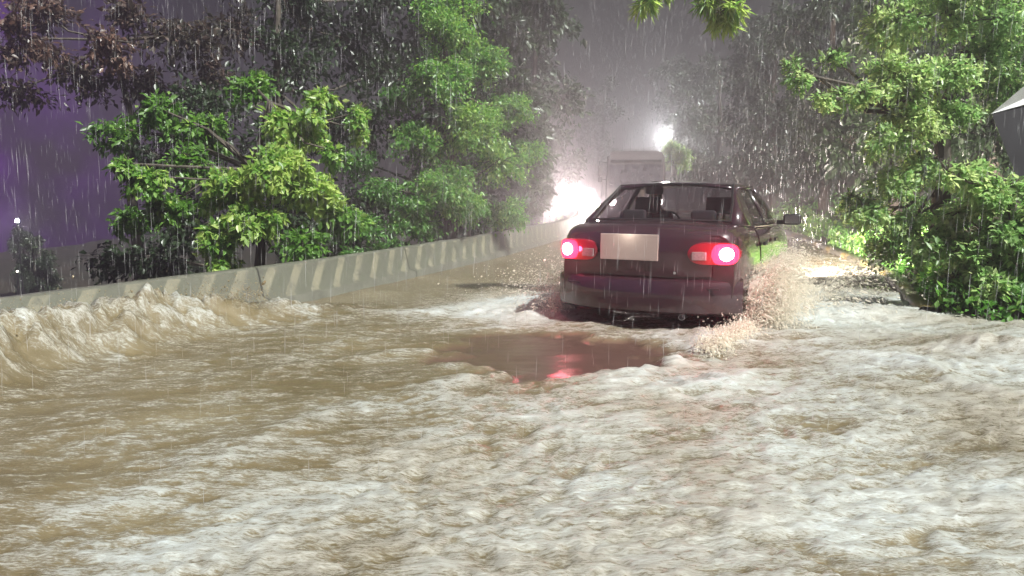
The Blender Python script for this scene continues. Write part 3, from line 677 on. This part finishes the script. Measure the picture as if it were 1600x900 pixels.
        pw.grid([[X_(.60, 1.3, 1.39), X_(.605, 1.3, 1.365)], [X_(.605, 1.9, 1.395), X_(.612, 1.9, 1.37)], [X_(.58, 2.4, 1.38), X_(.59, 2.4, 1.355)]])
        po = pw.build('pillars', M['paint'], root, smooth=True)
        md = po.modifiers.new('s', 'SOLIDIFY'); md.thickness = .035; md.offset = -1 if sx_ > 0 else -1
        me = evaluated(po); po.modifiers.clear(); po.data = me
        for (y0, y1, ty0_, ty1_) in ((1.02, 1.94, 1.32, 1.92), (2.03, 3.06, 2.0, 2.38)):
            gl = MB(); gl.grid([[X_(.79, y0, .99), X_(.79 - .04 * (y1 > 3), y1, .975)], [X_(.70, (y0 + ty0_) / 2, 1.19), X_(.69, (y1 + ty1_) / 2, 1.19)], [X_(.603, ty0_, 1.372), X_(.60, ty1_, 1.372)]])
            gl.build('side_window', M['glass'], root, smooth=True)
        bs_ = MB(); bs_.tube([X_(.803, 1.0, 1.01), X_(.808, 2.0, .985), X_(.77, 3.05, .965)], .008, 6); bs_.build('belt_strip', M['chrome'], root)
    rf = MB(); rows = []
    for t in np.linspace(0, 1, 11):
        y = 1.2 + t * 1.26; zc = 1.405 + .045 * math.sin(math.pi * (.15 + .75 * t)); hw = .60 - .03 * abs(t - .5) * 2
        rows.append([(x * hw, y, zc - .045 * abs(x) ** 3) for x in np.linspace(-1, 1, 13)])
    rf.grid(rows); ro = rf.build('roof', M['paint'], root, smooth=True)
    md = ro.modifiers.new('s', 'SOLIDIFY'); md.thickness = .03; me = evaluated(ro); ro.modifiers.clear(); ro.data = me
    rw = MB(); rw.grid([[(x * .655, .62 - .05 * (1 - x * x), 1.062) for x in np.linspace(-1, 1, 9)], [(x * .615, .93 - .045 * (1 - x * x), 1.235) for x in np.linspace(-1, 1, 9)], [(x * .565, 1.24 - .03 * (1 - x * x), 1.396 + .012 * (1 - x * x)) for x in np.linspace(-1, 1, 9)]])
    rw.build('rear_window', M['glass'], root, smooth=True)
    ws = MB(); ws.grid([[(x * .71, 3.14 + .08 * (1 - x * x), .965) for x in np.linspace(-1, 1, 9)], [(x * .63, 2.8 + .06 * (1 - x * x), 1.2) for x in np.linspace(-1, 1, 9)], [(x * .565, 2.42 + .04 * (1 - x * x), 1.40) for x in np.linspace(-1, 1, 9)]])
    ws.build('windscreen', M['glass_clear'], root, smooth=True)
    rim_ = MB()
    rim_.tube([(-.655, .60, 1.07), (-.3, .575, 1.078), (0, .565, 1.08), (.3, .575, 1.078), (.655, .60, 1.07), (.615, .925, 1.235), (.565, 1.225, 1.402), (.3, 1.21, 1.415), (0, 1.2, 1.418), (-.3, 1.21, 1.415), (-.565, 1.225, 1.402), (-.615, .925, 1.235), (-.655, .60, 1.07)], .012, 6)
    rim_.build('window_seal', M['trim'], root, smooth=True)
    # bonnet
    bn = MB(); bn.grid([[(x * (.70 - .06 * t), 3.2 + .95 * t, .995 - .155 * t - .04 * t * t - .03 * x * x) for x in np.linspace(-1, 1, 9)] for t in np.linspace(0, 1, 8)]); bn.build('bonnet', M['paint'], root, smooth=True)
    # mirrors
    for sx_ in (1, -1):
        mm_ = MB(); mm_.box((sx_ * .955, 2.78, 1.02), (.19, .09, .125), rz=sx_ * .15); mo = mm_.build('door_mirror', M['trim'], root, bevel=.03, seg=3, smooth=True)
        a_ = MB(); a_.box((sx_ * .835, 2.81, .985), (.09, .05, .045)); a_.build('mirror_arm', M['trim'], mo)
        g_ = MB(); g_.box((sx_ * .957, 2.733, 1.02), (.145, .004, .09), rz=sx_ * .15); g_.build('mirror_glass', M['chrome'], mo)
    # wheels
    for yc in (.86, 3.47):
        for sx_ in (1, -1):
            ty = MB().lathe([(.19, -.09), (.28, -.092), (.302, -.07), (.305, 0), (.302, .07), (.28, .092), (.19, .09)], (0, 0, 0), 'x', 32)
            wh = empty('wheel', (sx_ * .735, yc, .305)); wh.parent = root
            ty.build('tyre', M['rubber'], wh, smooth=True)
            ri = MB().lathe([(.19, .03), (.185, .075), (.15, .06), (.06, .05), (.05, .085), (.0015, .085)], (0, 0, 0), 'x', 28)
            for k in range(6):
                aa = k * math.pi / 3; ri.box((.065, .115 * math.cos(aa), .115 * math.sin(aa)), (.025, .12, .035), rx=aa)
            rr_ = ri.build('rim', M['steel'], wh, smooth=True); rr_.rotation_euler = (0, 0, 0 if sx_ > 0 else math.pi)
    # seats with headrests, exhaust, headlights, aerial
    for (x, y) in ((-.45, 2.0), (.32, 2.0)):
        s_ = MB(); s_.box((x, y + .25, .5), (.5, .5, .16)); s_.box((x, y - .06, .80), (.48, .13, .56), rx=R(-12)); so = s_.build('seat', M['cloth_seat'], root, bevel=.04, seg=3, smooth=True)
        h_ = MB(); h_.box((x, y - .15, 1.19), (.26, .09, .17), rx=R(-12)); h_.box((x, y - .13, 1.09), (.12, .02, .1)); h_.build('headrest', M['cloth_seat'], so, bevel=.03, seg=3, smooth=True)
    s_ = MB(); s_.box((0, 1.35, .5), (1.3, .5, .18)); s_.box((0, 1.06, .78), (1.28, .15, .56), rx=R(-12)); so = s_.build('rear_seat', M['cloth_seat'], root, bevel=.04, seg=3, smooth=True)
    for x in (-.34, .34):
        h_ = MB(); h_.box((x, .98, 1.10), (.24, .08, .12), rx=R(-12)); h_.build('headrest', M['cloth_seat'], so, bevel=.03, seg=3, smooth=True)
    sw = MB(); sw.tube([(-.44 + .18 * math.cos(a), 2.62 + .05 * math.sin(a), .93 + .17 * math.sin(a)) for a in np.linspace(0, 2 * math.pi, 20)], .013, 6); sw.build('steering_wheel', M['trim'], root, smooth=True)
    ex = MB().lathe([(.02, .25), (.028, .25), (.028, .0), (.024, .0), (.022, .1)], (.38, .0, .245), 'y', 14); ex.build('exhaust_pipe', M['steel'], root, smooth=True)
    un = MB(); un.box((0, 2.1, .2), (1.1, 3.2, .04)); un.box((0, .86, .28), (1.2, .07, .07)); un.build('underbody', M['trim'], root)
    for sx_ in (1, -1):
        hl = MB(); hl.box((sx_ * .56, 4.27, .63), (.3, .1, .13), rz=-sx_ * .3); ho = hl.build('headlight', M['head_hot'], root, bevel=.02)
        spot('headlight_beam', (sx_ * .56, 4.42, .63), (.12, 1, -.06), 2600, (1, .86, .78), 110, .8, ho, .06)
    # the tail is bowed in plan: its corners sweep forward
    for ch in root.children_recursive:
        if ch.type == 'MESH' and ch.parent.name != 'wheel' and not ch.parent.name.startswith('wheel.'):
            k_ = len(ch.data.vertices); co = np.zeros(k_ * 3, np.float32); ch.data.vertices.foreach_get('co', co); co = co.reshape(-1, 3)
            co[:, 1] += .15 * np.clip(np.abs(co[:, 0]) / .84, 0, 1.1) ** 2.4 * np.clip(1 - co[:, 1] / .95, 0, 1.1)
            ch.data.vertices.foreach_set('co', co.ravel()); ch.data.update()
        elif ch.type == 'LIGHT' and ch.name.startswith('tail'): ch.location.y += .08
    return root
build_car()

def build_person():
    c_, s_ = math.cos(-CAR_YAW), math.sin(-CAR_YAW)
    lx, ly = -.455, 2.12
    root = empty('person', (CAR_LOC[0] + lx * c_ - ly * s_, CAR_LOC[1] + lx * s_ + ly * c_, CAR_LOC[2] + .58), -CAR_YAW)
    tag(root, 'driver in a dark shirt seated behind the wheel, seen through the rear window', 'person')
    J = [((0, .05, .06), .13), ((0, -.02, .25), .135), ((0, -.05, .45), .15), ((0, -.03, .56), .06), ((0, 0, .66), .078), ((0, .01, .76), .088), ((0, .01, .84), .05),
         ((.17, -.03, .48), .065), ((.23, .08, .24), .045), ((.15, .40, .30), .034), ((.14, .47, .32), .03), ((-.17, -.03, .48), .065), ((-.23, .08, .24), .045), ((-.15, .40, .30), .034), ((-.14, .47, .32), .03),
         ((.1, .08, .03), .09), ((.13, .5, .08), .07), ((.12, .62, -.2), .05), ((-.1, .08, .03), .09), ((-.13, .5, .08), .07), ((-.12, .62, -.2), .05), ((0, .105, .73), .02)]
    E = [(0, 1), (1, 2), (2, 3), (3, 4), (4, 5), (5, 6), (2, 7), (7, 8), (8, 9), (9, 10), (2, 11), (11, 12), (12, 13), (13, 14), (0, 15), (15, 16), (16, 17), (0, 18), (18, 19), (19, 20), (4, 21)]
    me = bpy.data.meshes.new('body'); me.from_pydata([j[0] for j in J], E, []); o = link('body', me, M['skin'], root)
    o.modifiers.new('k', 'SKIN')
    sv = me.skin_vertices[0].data if len(me.skin_vertices) else None
    if sv is None:
        bm = bmesh.new(); bm.from_mesh(me); bm.verts.layers.skin.verify(); bm.to_mesh(me); bm.free(); sv = me.skin_vertices[0].data
    for k, (_, rd) in enumerate(J): sv[k].radius = (rd, rd); sv[k].use_root = (k == 0)
    o.modifiers.new('u', 'SUBSURF').levels = 2
    m2 = evaluated(o); o.modifiers.clear(); o.data = m2
    m2.materials.clear(); m2.materials.append(M['skin']); m2.materials.append(M['shirt'])
    for p_ in m2.polygons: p_.use_smooth = True; p_.material_index = 1 if (p_.center.z < .54 and p_.center.y < .38) else 0
    hr = MB(); rows = []
    for t in np.linspace(.02, 1, 9):
        a = t * math.pi * .6
        rows.append([(.098 * math.sin(a) * math.cos(q_), -.005 + .108 * math.sin(a) * math.sin(q_) - .02 * t, .765 + .115 * math.cos(a)) for q_ in np.linspace(R(150), R(390), 17)])
    hr.grid(rows); hr.build('hair', M['hair'], root, smooth=True)
build_person()

# ------------------------------------------------------------------ oncoming truck and car
M['truck_paint'] = simple('truck_paint', (.05, .04, .04), .4, coat=.4, var=.15, scale=3)
M['truck_glass'] = simple('truck_glass', (.02, .02, .025), .1, coat=.5, var=.1)
M['truck_box'] = simple('truck_box', (.05, .045, .04), .6, var=.2, scale=2)
def build_truck():
    c = at(993, 300, 29.0)
    root = empty('truck', (c.x, c.y, -.13), R(172)); tag(root, 'tall flat-fronted truck with its headlights on, oncoming beyond the sedan', 'truck')
    # local +y is the truck's front
    hw = 1.12
    cab = MB(); rows = []
    for z_, yf, w_ in ((.45, 0, .98), (.6, .05, 1), (1.2, .06, 1), (1.5, .03, 1), (2.3, -.16, .965), (2.6, -.26, .93), (2.76, -.4, .86), (2.82, -.65, .76)):
        rows.append([(-hw * w_, -1.7, z_), (-hw * w_, yf - .14, z_), (-hw * w_ * .93, yf - .03, z_), (0, yf, z_), (hw * w_ * .93, yf - .03, z_), (hw * w_, yf - .14, z_), (hw * w_, -1.7, z_)])
    cab.grid(rows); cab.f.append([len(cab.v) - 7 + k for k in range(7)]); cab.build('cab', M['truck_paint'], root, smooth=True)
    wsn = MB(); wsn.grid([[(-1.0, .04, 1.42), (0, .075, 1.42), (1.0, .04, 1.42)], [(-.98, -.12, 2.28), (0, -.085, 2.3), (.98, -.12, 2.28)]]); wsn.build('windscreen', M['truck_glass'], root, smooth=True)
    vis = MB(); vis.box((0, -.1, 2.42), (1.9, .26, .05), rx=R(20)); vis.build('sun_visor', M['trim'], root, bevel=.01)
    bx = MB(); bx.box((0, -4.2, 1.72), (2.2, 4.6, 1.95)); bx.build('cargo_box', M['truck_box'], root, bevel=.03)
    bp = MB(); bp.box((0, .1, .5), (2.2, .16, .3)); bp.build('bumper', M['truck_paint'], root, bevel=.03)
    gr = MB(); [gr.box((0, .075, 1.0 + .07 * k), (1.2, .03, .03)) for k in range(4)]; gr.build('grille', M['trim'], root)
    for sx_ in (1, -1):
        m_ = MB(); m_.box((sx_ * 1.33, .05, 2.05), (.17, .1, .36)); mo = m_.build('side_mirror', M['trim'], root, bevel=.03, seg=3)
        a_ = MB(); a_.tube([(sx_ * 1.08, -.15, 2.35), (sx_ * 1.36, .02, 2.4), (sx_ * 1.36, .02, 1.75), (sx_ * 1.1, -.1, 1.72)], .018, 6); a_.build('mirror_bracket', M['trim'], mo)
        m_ = MB(); m_.box((sx_ * 1.33, .05, 1.72), (.15, .09, .18)); m_.build('side_mirror', M['trim'], root, bevel=.03, seg=3)
        hl = MB(); hl.lathe([(.0015, .03), (.1, .03), (.14, -.01), (.14, -.08)], (sx_ * .86, .12, .9), 'y', 20); ho = hl.build('headlight', M['head_hot'], root, smooth=True)
        spot('headlight_beam', (sx_ * .86, .25, .9), (.0, 1, -.10), 60, (1, .84, .78), 50, .7, ho, .12)
        for yc in (-.6, -5.3):
            t_ = MB().lathe([(.25, -.12), (.4, -.13), (.45, -.1), (.45, .1), (.4, .13), (.25, .12), (.2, .05), (.0015, .05)], (sx_ * .92, yc, .45), 'x', 24); t_.build('wheel', M['rubber'], root, smooth=True)
    ch = MB(); ch.box((0, -3.2, .62), (.9, 6.2, .2)); ch.build('chassis', M['trim'], root)
build_truck()
def build_oncoming():
    c = on(912, 328, -.1)
    c = Vector((3.9, 42, -.13))
    c = Vector(((912 - 800) / F_PX * 38, 38, -.13))
    root = empty('oncoming_car', c, R(175)); tag(root, 'car behind the glare of its own headlights, left of the oncoming truck', 'car')
    b_ = MB(); rows = []
    for y, w_, z0, z1 in ((0, .72, .3, .7), (-.1, .82, .22, .78), (-1.1, .86, .2, .95), (-1.9, .84, .2, .97), (-3.6, .84, .2, .97), (-4.2, .76, .28, .9)):
        rows.append([(-w_ * .9, y, z0), (-w_, y, z0 + .15), (-w_, y, z1 - .12), (-w_ * .88, y, z1), (w_ * .88, y, z1), (w_, y, z1 - .12), (w_, y, z0 + .15), (w_ * .9, y, z0)])
    b_.grid(rows, closed=True); b_.f.append(list(range(8))); b_.f.append([len(b_.v) - 8 + k for k in range(8)]); b_.build('body', M['truck_paint'], root, smooth=True)
    k_ = MB(); k_.grid([[(-.74, -1.05, .95), (.74, -1.05, .95), (.74, -3.5, .97), (-.74, -3.5, .97)], [(-.58, -1.75, 1.42), (.58, -1.75, 1.42), (.58, -3.0, 1.42), (-.58, -3.0, 1.42)]], closed=True); k_.f.append([len(k_.v) - 4 + k for k in range(4)])
    k_.build('cabin', M['truck_glass'], root, bevel=.03)
    for sx_ in (1, -1):
        hl = MB(); hl.lathe([(.0015, .06), (.1, .05), (.14, .0), (.14, -.06)], (sx_ * .6, .0, .62), 'y', 18); ho = hl.build('headlight', M['head_hot'], root, smooth=True)
        spot('headlight_beam', (sx_ * .6, .12, .62), (.3, 1, -.03), 2500, (1, .88, .84), 42, .8, ho, .1)
        for yc in (-.8, -3.4):
            t_ = MB().lathe([(.15, -.09), (.3, -.09), (.3, .09), (.15, .09), (.0015, .06)], (sx_ * .74, yc, .3), 'x', 20); t_.build('wheel', M['rubber'], root, smooth=True)
build_oncoming()

# ------------------------------------------------------------------ lamps
M['lamp_hot'] = emit('lamp_white', (.95, 1, .97), 120)
def street_lamp():
    q = at(1042, 208, 44)
    bx__ = float(xk(46)) + .6
    root = empty('street_lamp', (bx__ + 1.2, 46, gz(bx__ + 1.2, 46) - .1)); tag(root, 'lit white street lamp on an arm above the haze behind the truck', 'street lamp')
    L = lambda p_: Vector(p_) - root.location
    hz = q.z
    po = MB(); po.tube([(0, 0, 0), L((bx__ + 1.2, 46, hz - .6)), L((bx__ + .9, 45.7, hz + .1)), L((q.x + .1, q.y, q.z + .15))], [.09, .06, .05, .04], 10); po.build('pole', M['steel'], root, smooth=True)
    hd = MB(); hd.box(L((q.x - .1, q.y, q.z + .1)), (.75, .3, .12)); h_ = hd.build('lamp_head', M['steel'], root, bevel=.04)
    le = MB(); le.box(L((q.x - .12, q.y - .02, q.z)), (.55, .26, .1)); le.build('lamp_glass', M['lamp_hot'], h_, bevel=.03)
    point('lamp_light', L((q.x - .12, q.y - .1, q.z - .25)), 420, (.93, 1, .97), h_, .15)
street_lamp()
def far_lamp(px, py, d, r_, label, mat):
    q = at(px, py, d); b_ = (q.x, q.y, gz(q.x, q.y) - .1)
    root = empty('lamp_post', b_); tag(root, label, 'lamp')
    p_ = MB(); p_.tube([(0, 0, 0), (0, 0, q.z - b_[2] - r_)], .03, 8); p_.build('post', M['trim'], root)
    g_ = MB(); g_.lathe([(r_ * math.sin(a) + .001, -r_ * math.cos(a)) for a in np.linspace(0, math.pi, 9)], (0, 0, q.z - b_[2]), 'z', 14); g_.build('globe', mat, root, smooth=True)
far_lamp(27, 345, 26, .06, 'small white lamp shining in the violet dark at the far left', M['lamp_hot'])
M['lamp_dim'] = emit('lamp_dim', (.9, .85, .7), 3)
far_lamp(27, 424, 22, .03, 'faint lamp low in the dark at the far left beneath the brighter lamp', M['lamp_dim'])
# tree lit from the lamp
q = at(1050, 232, 40)
make_tree('leafy_tree', 'small pale tree lit from above directly beneath the street lamp', 'tree',
          [ground_pt(q.x + .4, q.y), (q.x + .3, q.y, 1.5), (q.x + .1, q.y, q.z)], [((q.x, q.y, q.z), .55, 500, .8), ((q.x + .6, q.y, q.z - .5), .6, 400, .7), ((q.x - .1, q.y, q.z - .8), .5, 300, .7)], .18, M['leaf_pale'], 301, rad=.08)

# ------------------------------------------------------------------ roadside shelter at the right edge
M['sheet'] = simple('dark_sheet', (.02, .02, .024), .5, var=.25, scale=5, bump=.1)
M['roof_sheet'] = simple('roof_sheet', (.85, .86, .86), .3, var=.1, scale=8)
def shelter():
    d = 8.6
    base = Vector((6.6, 8.9, 0)); base.z = gz(6.6, 8.9) - .05
    root = empty('shelter', base); tag(root, 'dark roadside shelter at the right edge with a shining wet white roof edge', 'shelter')
    L = lambda p_: Vector(p_) - base
    pan = MB(); pan.prism([L(at(1550, 179, d)), L(at(1574, 240, d)), L(at(1592, 285, d)), L(at(1720, 330, d)), L(at(1720, 150, d)), L(at(1600, 165, d))], (.62, .78, 0)); pan.build('side_panel', M['sheet'], root)
    rf = MB(); rf.prism([L(at(1548, 178, d)), L(at(1602, 133, d - .1)), L(at(1740, 60, d - .1)), L(at(1740, 90, d - .05)), L(at(1602, 163, d - .02))], (.6, .76, 0)); rf.build('roof_sheet', M['roof_sheet'], root)
    for x, y in ((6.6, 8.9), (6.5, 9.6)):
        p_ = MB(); p_.tube([L((x, y, gz(x, y) - .1)), L((x, y, 2.2))], .04, 8); p_.build('post', M['steel'], root)
shelter()

# ------------------------------------------------------------------ splashes and rain
m, n, p, out = mat_new('spray')
p.inputs['Base Color'].default_value = (.86, .81, .72, 1); p.inputs['Roughness'].default_value = .2; p.inputs['IOR'].default_value = 1.33
tr = N(n, 'ShaderNodeBsdfTranslucent'); tr.inputs[0].default_value = (.93, .88, .77, 1)
mx = N(n, 'ShaderNodeMixShader'); mx.inputs[0].default_value = .55; n.links.new(p.outputs[0], mx.inputs[1]); n.links.new(tr.outputs[0], mx.inputs[2])
tp = N(n, 'ShaderNodeBsdfTransparent'); m3 = N(n, 'ShaderNodeMixShader'); m3.inputs[0].default_value = .38; n.links.new(mx.outputs[0], m3.inputs[1]); n.links.new(tp.outputs[0], m3.inputs[2]); n.links.new(m3.outputs[0], out.inputs[0])
M['spray'] = m
_ico = bmesh.new(); bmesh.ops.create_icosphere(_ico, subdivisions=1, radius=1)
ICO_V = np.array([v.co[:] for v in _ico.verts]); ICO_F = np.array([[v.index for v in f.verts] for f in _ico.faces]); _ico.free()
def droplets(name, pos, rad, vel, label, mat=None, stretch=1.0, seed=0, sheet=None):
    rng = np.random.default_rng(seed); k = len(pos)
    d = vel / (np.linalg.norm(vel, axis=1)[:, None] + 1e-9)
    a = np.cross(d, rng.normal(size=(k, 3))); a /= np.linalg.norm(a, axis=1)[:, None]; c = np.cross(d, a)
    jit = 1 + rng.normal(0, .18, (k, len(ICO_V)))
    V = ICO_V[None] * jit[:, :, None] * rad[:, None, None]
    st = (1 + stretch * rng.random(k))[:, None]
    W_ = V[:, :, 0:1] * a[:, None] + V[:, :, 1:2] * c[:, None] + (V[:, :, 2] * st)[:, :, None] * d[:, None] + pos[:, None]
    F = (ICO_F[None] + (np.arange(k) * len(ICO_V))[:, None, None]).reshape(-1, 3)
    W_ = W_.reshape(-1, 3)
    if sheet is not None:
        F = np.concatenate([F, sheet[1] + len(W_)]); W_ = np.concatenate([W_, sheet[0]])
    o = link(name, np_mesh(name, W_, F), mat or M['spray'], smooth=True)
    tag(o, label, 'splash', kind='stuff'); return o
def jet(rng, base, direc, k, speed, spread, tmax, r0):
    """ballistic sheet thrown from a line of bases"""
    t = rng.random(k) ** .8 * tmax; b_ = base[rng.integers(0, len(base), k)] + rng.normal(0, .05, (k, 3)) * np.array([1, 1, .3])
    v = np.array(direc) * speed * rng.uniform(.35, 1, k)[:, None] + rng.normal(0, spread, (k, 3))
    # ragged fingers
    ph = rng.integers(0, 22, k); v += np.stack([np.sin(ph * 2.1), np.cos(ph * 1.3), np.sin(ph * 3.7)], 1) * spread * .8
    pos = b_ + v * t[:, None]; pos[:, 2] -= 4.9 * t * t
    vel = v.copy(); vel[:, 2] -= 9.8 * t
    rad = r0 * rng.lognormal(0, .5, k) * (1.15 - .6 * t / tmax)
    ok = pos[:, 2] > -.02
    return pos[ok], rad[ok], vel[ok]
def water_sheet(base0, base1, direc, speed, tmax, layers=4, nu=70, nv=60, seed=0, disp=.05):
    vs_, fs = [], []; b0, b1 = np.array(base0, float), np.array(base1, float); nrm = np.cross(b1 - b0, direc); nrm /= np.linalg.norm(nrm)
    for l in range(layers):
        U, Vv = np.meshgrid(np.linspace(0, 1, nu), np.linspace(0, 1, nv))
        reach = np.clip(.62 + .55 * fbm(U * 5 + l * 9, U * 0 + l, 4, seed + l, .6), .15, 1.15) * np.sin(np.pi * np.clip(.08 + .84 * U, 0, 1)) ** .5
        t = Vv * tmax * reach
        p = b0 + (b1 - b0) * U[..., None] + np.array(direc) * speed * t[..., None]
        p[..., 2] -= 4.9 * t * t
        dd = fbm(U * 6 + l * 5, Vv * 6, 4, seed + 20 + l, .6) * disp * (.5 + 1.6 * Vv) + (l - layers / 2) * .04
        p += nrm * dd[..., None] + np.stack([fbm(U * 9, Vv * 9 + l, 3, seed + 40), fbm(U * 9, Vv * 9 + l, 3, seed + 50), fbm(U * 9, Vv * 9 + l, 3, seed + 60)], -1) * .035
        hole = fbm(U * 11 + l * 3, Vv * 9, 3, seed + 70 + l, .6) - .55 + .85 * Vv
        q = quads(nv, nu); hq = hole.ravel()[q].mean(1); q = q[hq < .18]
        f = np.concatenate([q[:, [0, 1, 2]], q[:, [0, 2, 3]]]) + sum(len(a) for a in vs_)
        vs_.append(p.reshape(-1, 3)); fs.append(f)
    return np.concatenate(vs_), np.concatenate(fs)
rng = np.random.default_rng(77)
wc = Vector((CAR_LOC[0] + .80 * math.cos(CAR_YAW) + .86 * math.sin(CAR_YAW), CAR_LOC[1] - .80 * math.sin(CAR_YAW) + .86 * math.cos(CAR_YAW), 0))
line = np.stack([np.linspace(wc.x - .12, wc.x + .3, 30), np.linspace(wc.y - .5, wc.y + .4, 30), np.full(30, .02)], 1)
P_, R_, V_ = jet(rng, line, (.24, -.08, 1.0), 44000, 3.4, .22, .5, .0034)
line2 = np.stack([np.linspace(wc.x - .75, wc.x + .1, 30), np.linspace(wc.y - 1.5, wc.y - .2, 30), np.full(30, .02)], 1)
P3_, R3_, V3_ = jet(rng, line2, (.1, -.25, .9), 7000, 1.5, .3, .22, .004)
P2_, R2_, V2_ = jet(rng, line, (.22, -.14, .85), 12000, 3.2, .36, .34, .005)
droplets('wheel_splash', np.concatenate([P_, P2_, P3_]), np.concatenate([R_, R2_, R3_]), np.concatenate([V_, V2_, V3_]), 'tall muddy splash thrown up by the right rear wheel of the black sedan', stretch=3, seed=1,
         sheet=water_sheet((wc.x - .1, wc.y - .55, -.03), (wc.x + .34, wc.y + .45, -.03), (.26, -.10, 1.0), 3.25, .36, layers=7, seed=5))
cl = Vector((CAR_LOC[0] - .85 * math.cos(CAR_YAW) + 1.6 * math.sin(CAR_YAW), CAR_LOC[1] + .85 * math.sin(CAR_YAW) + 1.6 * math.cos(CAR_YAW), 0))
line = np.stack([np.linspace(cl.x - .6, cl.x + .25, 30), np.linspace(cl.y - 1.1, cl.y + 1.2, 30), np.full(30, .02)], 1)
P_, R_, V_ = jet(rng, line, (-.55, -.1, .75), 22000, 3.0, .5, .5, .003)
droplets('bow_spray', P_, R_, V_, 'fine spray glowing in the headlights along the left side of the sedan', seed=2)
line = np.stack([np.linspace(2.8, 4.6, 30), np.linspace(7.5, 10.5, 30), np.full(30, .02)], 1)
P_, R_, V_ = jet(rng, line, (.55, -.3, .75), 7000, 3.3, .5, .5, .003)
droplets('side_spray', P_, R_, V_, 'scattered drops flying right of the sedan towards the yellow kerb', stretch=4, seed=3)
lw = [on(-60, 590), on(0, 570), on(120, 548), on(260, 518), on(400, 500)]
line = np.concatenate([np.linspace(np.array(lw[i]), np.array(lw[i + 1]), 14) for i in range(4)]) + np.array([0, .1, .2])
P_, R_, V_ = jet(rng, line, (-.15, .1, .8), 14000, 1.7, .42, .3, .0032)
m, n, p, out = mat_new('muddy_spray')
tx = N(n, 'ShaderNodeTexCoord'); no = N(n, 'ShaderNodeTexNoise'); no.inputs['Scale'].default_value = 9; no.inputs['Detail'].default_value = 6; n.links.new(tx.outputs['Object'], no.inputs['Vector'])
r = ramp(n, [(.36, (.22, .165, .085)), (.6, (.46, .40, .28))]); n.links.new(no.outputs['Fac'], r.inputs[0]); n.links.new(r.outputs[0], p.inputs['Base Color'])
p.inputs['Roughness'].default_value = .18
tr = N(n, 'ShaderNodeBsdfTranslucent'); n.links.new(r.outputs[0], tr.inputs[0])
mx = N(n, 'ShaderNodeMixShader'); mx.inputs[0].default_value = .35; n.links.new(p.outputs[0], mx.inputs[1]); n.links.new(tr.outputs[0], mx.inputs[2])
tp = N(n, 'ShaderNodeBsdfTransparent'); m3 = N(n, 'ShaderNodeMixShader'); m3.inputs[0].default_value = .2; n.links.new(mx.outputs[0], m3.inputs[1]); n.links.new(tp.outputs[0], m3.inputs[2]); n.links.new(m3.outputs[0], out.inputs[0])
M['muddy_spray'] = m
droplets('wave_spray', P_, R_, V_, 'muddy crest and drops torn off the wave that breaks against the barrier', M['muddy_spray'], seed=4)

def rain():
    rng = np.random.default_rng(9); k = 80000
    pos = np.stack([rng.uniform(-9, 11, k), 2.6 + 24 * rng.random(k) ** .9, rng.uniform(0, 6.5, k)], 1)
    pos = pos[pos[:, 0] > xb(pos[:, 1]) - 4]
    k = len(pos)
    L = rng.uniform(.06, .18, k); wd = rng.uniform(.0007, .0014, k)
    lean = np.stack([rng.normal(.02, .03, k), rng.normal(0, .02, k), np.ones(k)], 1)
    a = np.array([[1, 0, 0], [-.5, .87, 0], [-.5, -.87, 0]])
    top = pos + lean * L[:, None]; mid = pos + lean * (L * .35)[:, None]
    V = np.concatenate([pos[:, None], mid[:, None] + a[None] * wd[:, None, None], top[:, None]], 1).reshape(-1, 3)
    f = np.array([[0, 2, 1], [0, 3, 2], [0, 1, 3], [4, 1, 2], [4, 2, 3], [4, 3, 1]])
    F = (f[None] + (np.arange(k) * 5)[:, None, None]).reshape(-1, 3)
    m, n, p, out = mat_new('rain_water')
    p.inputs['Base Color'].default_value = (.85, .85, .87, 1); p.inputs['Roughness'].default_value = .15
    tr = N(n, 'ShaderNodeBsdfTranslucent'); tr.inputs[0].default_value = (.9, .9, .92, 1)
    tp = N(n, 'ShaderNodeBsdfTransparent')
    mx = N(n, 'ShaderNodeMixShader'); mx.inputs[0].default_value = .5; n.links.new(p.outputs[0], mx.inputs[1]); n.links.new(tr.outputs[0], mx.inputs[2])
    m2 = N(n, 'ShaderNodeMixShader'); m2.inputs[0].default_value = .7; n.links.new(mx.outputs[0], m2.inputs[1]); n.links.new(tp.outputs[0], m2.inputs[2]); n.links.new(m2.outputs[0], out.inputs[0])
    o = link('rain', np_mesh('rain', V, F), m); tag(o, 'heavy rain falling in thin streaks over the road', 'rain', kind='stuff')
rain()

# ------------------------------------------------------------------ haze
hz = MB(); hz.box((9, 47, 3.0), (100, 126, 17.5)); ho = hz.build('haze'); tag(ho, 'thin rain mist filling the whole place', 'mist', kind='stuff')
m = bpy.data.materials.new('haze'); m.use_nodes = True; n = m.node_tree; n.nodes.clear()
out = N(n, 'ShaderNodeOutputMaterial'); pv = N(n, 'ShaderNodeVolumePrincipled')
pv.inputs['Color'].default_value = (.90, .83, .88, 1); pv.inputs['Density'].default_value = .015; pv.inputs['Anisotropy'].default_value = .74
n.links.new(pv.outputs[0], out.inputs['Volume']); ho.data.materials.append(m)
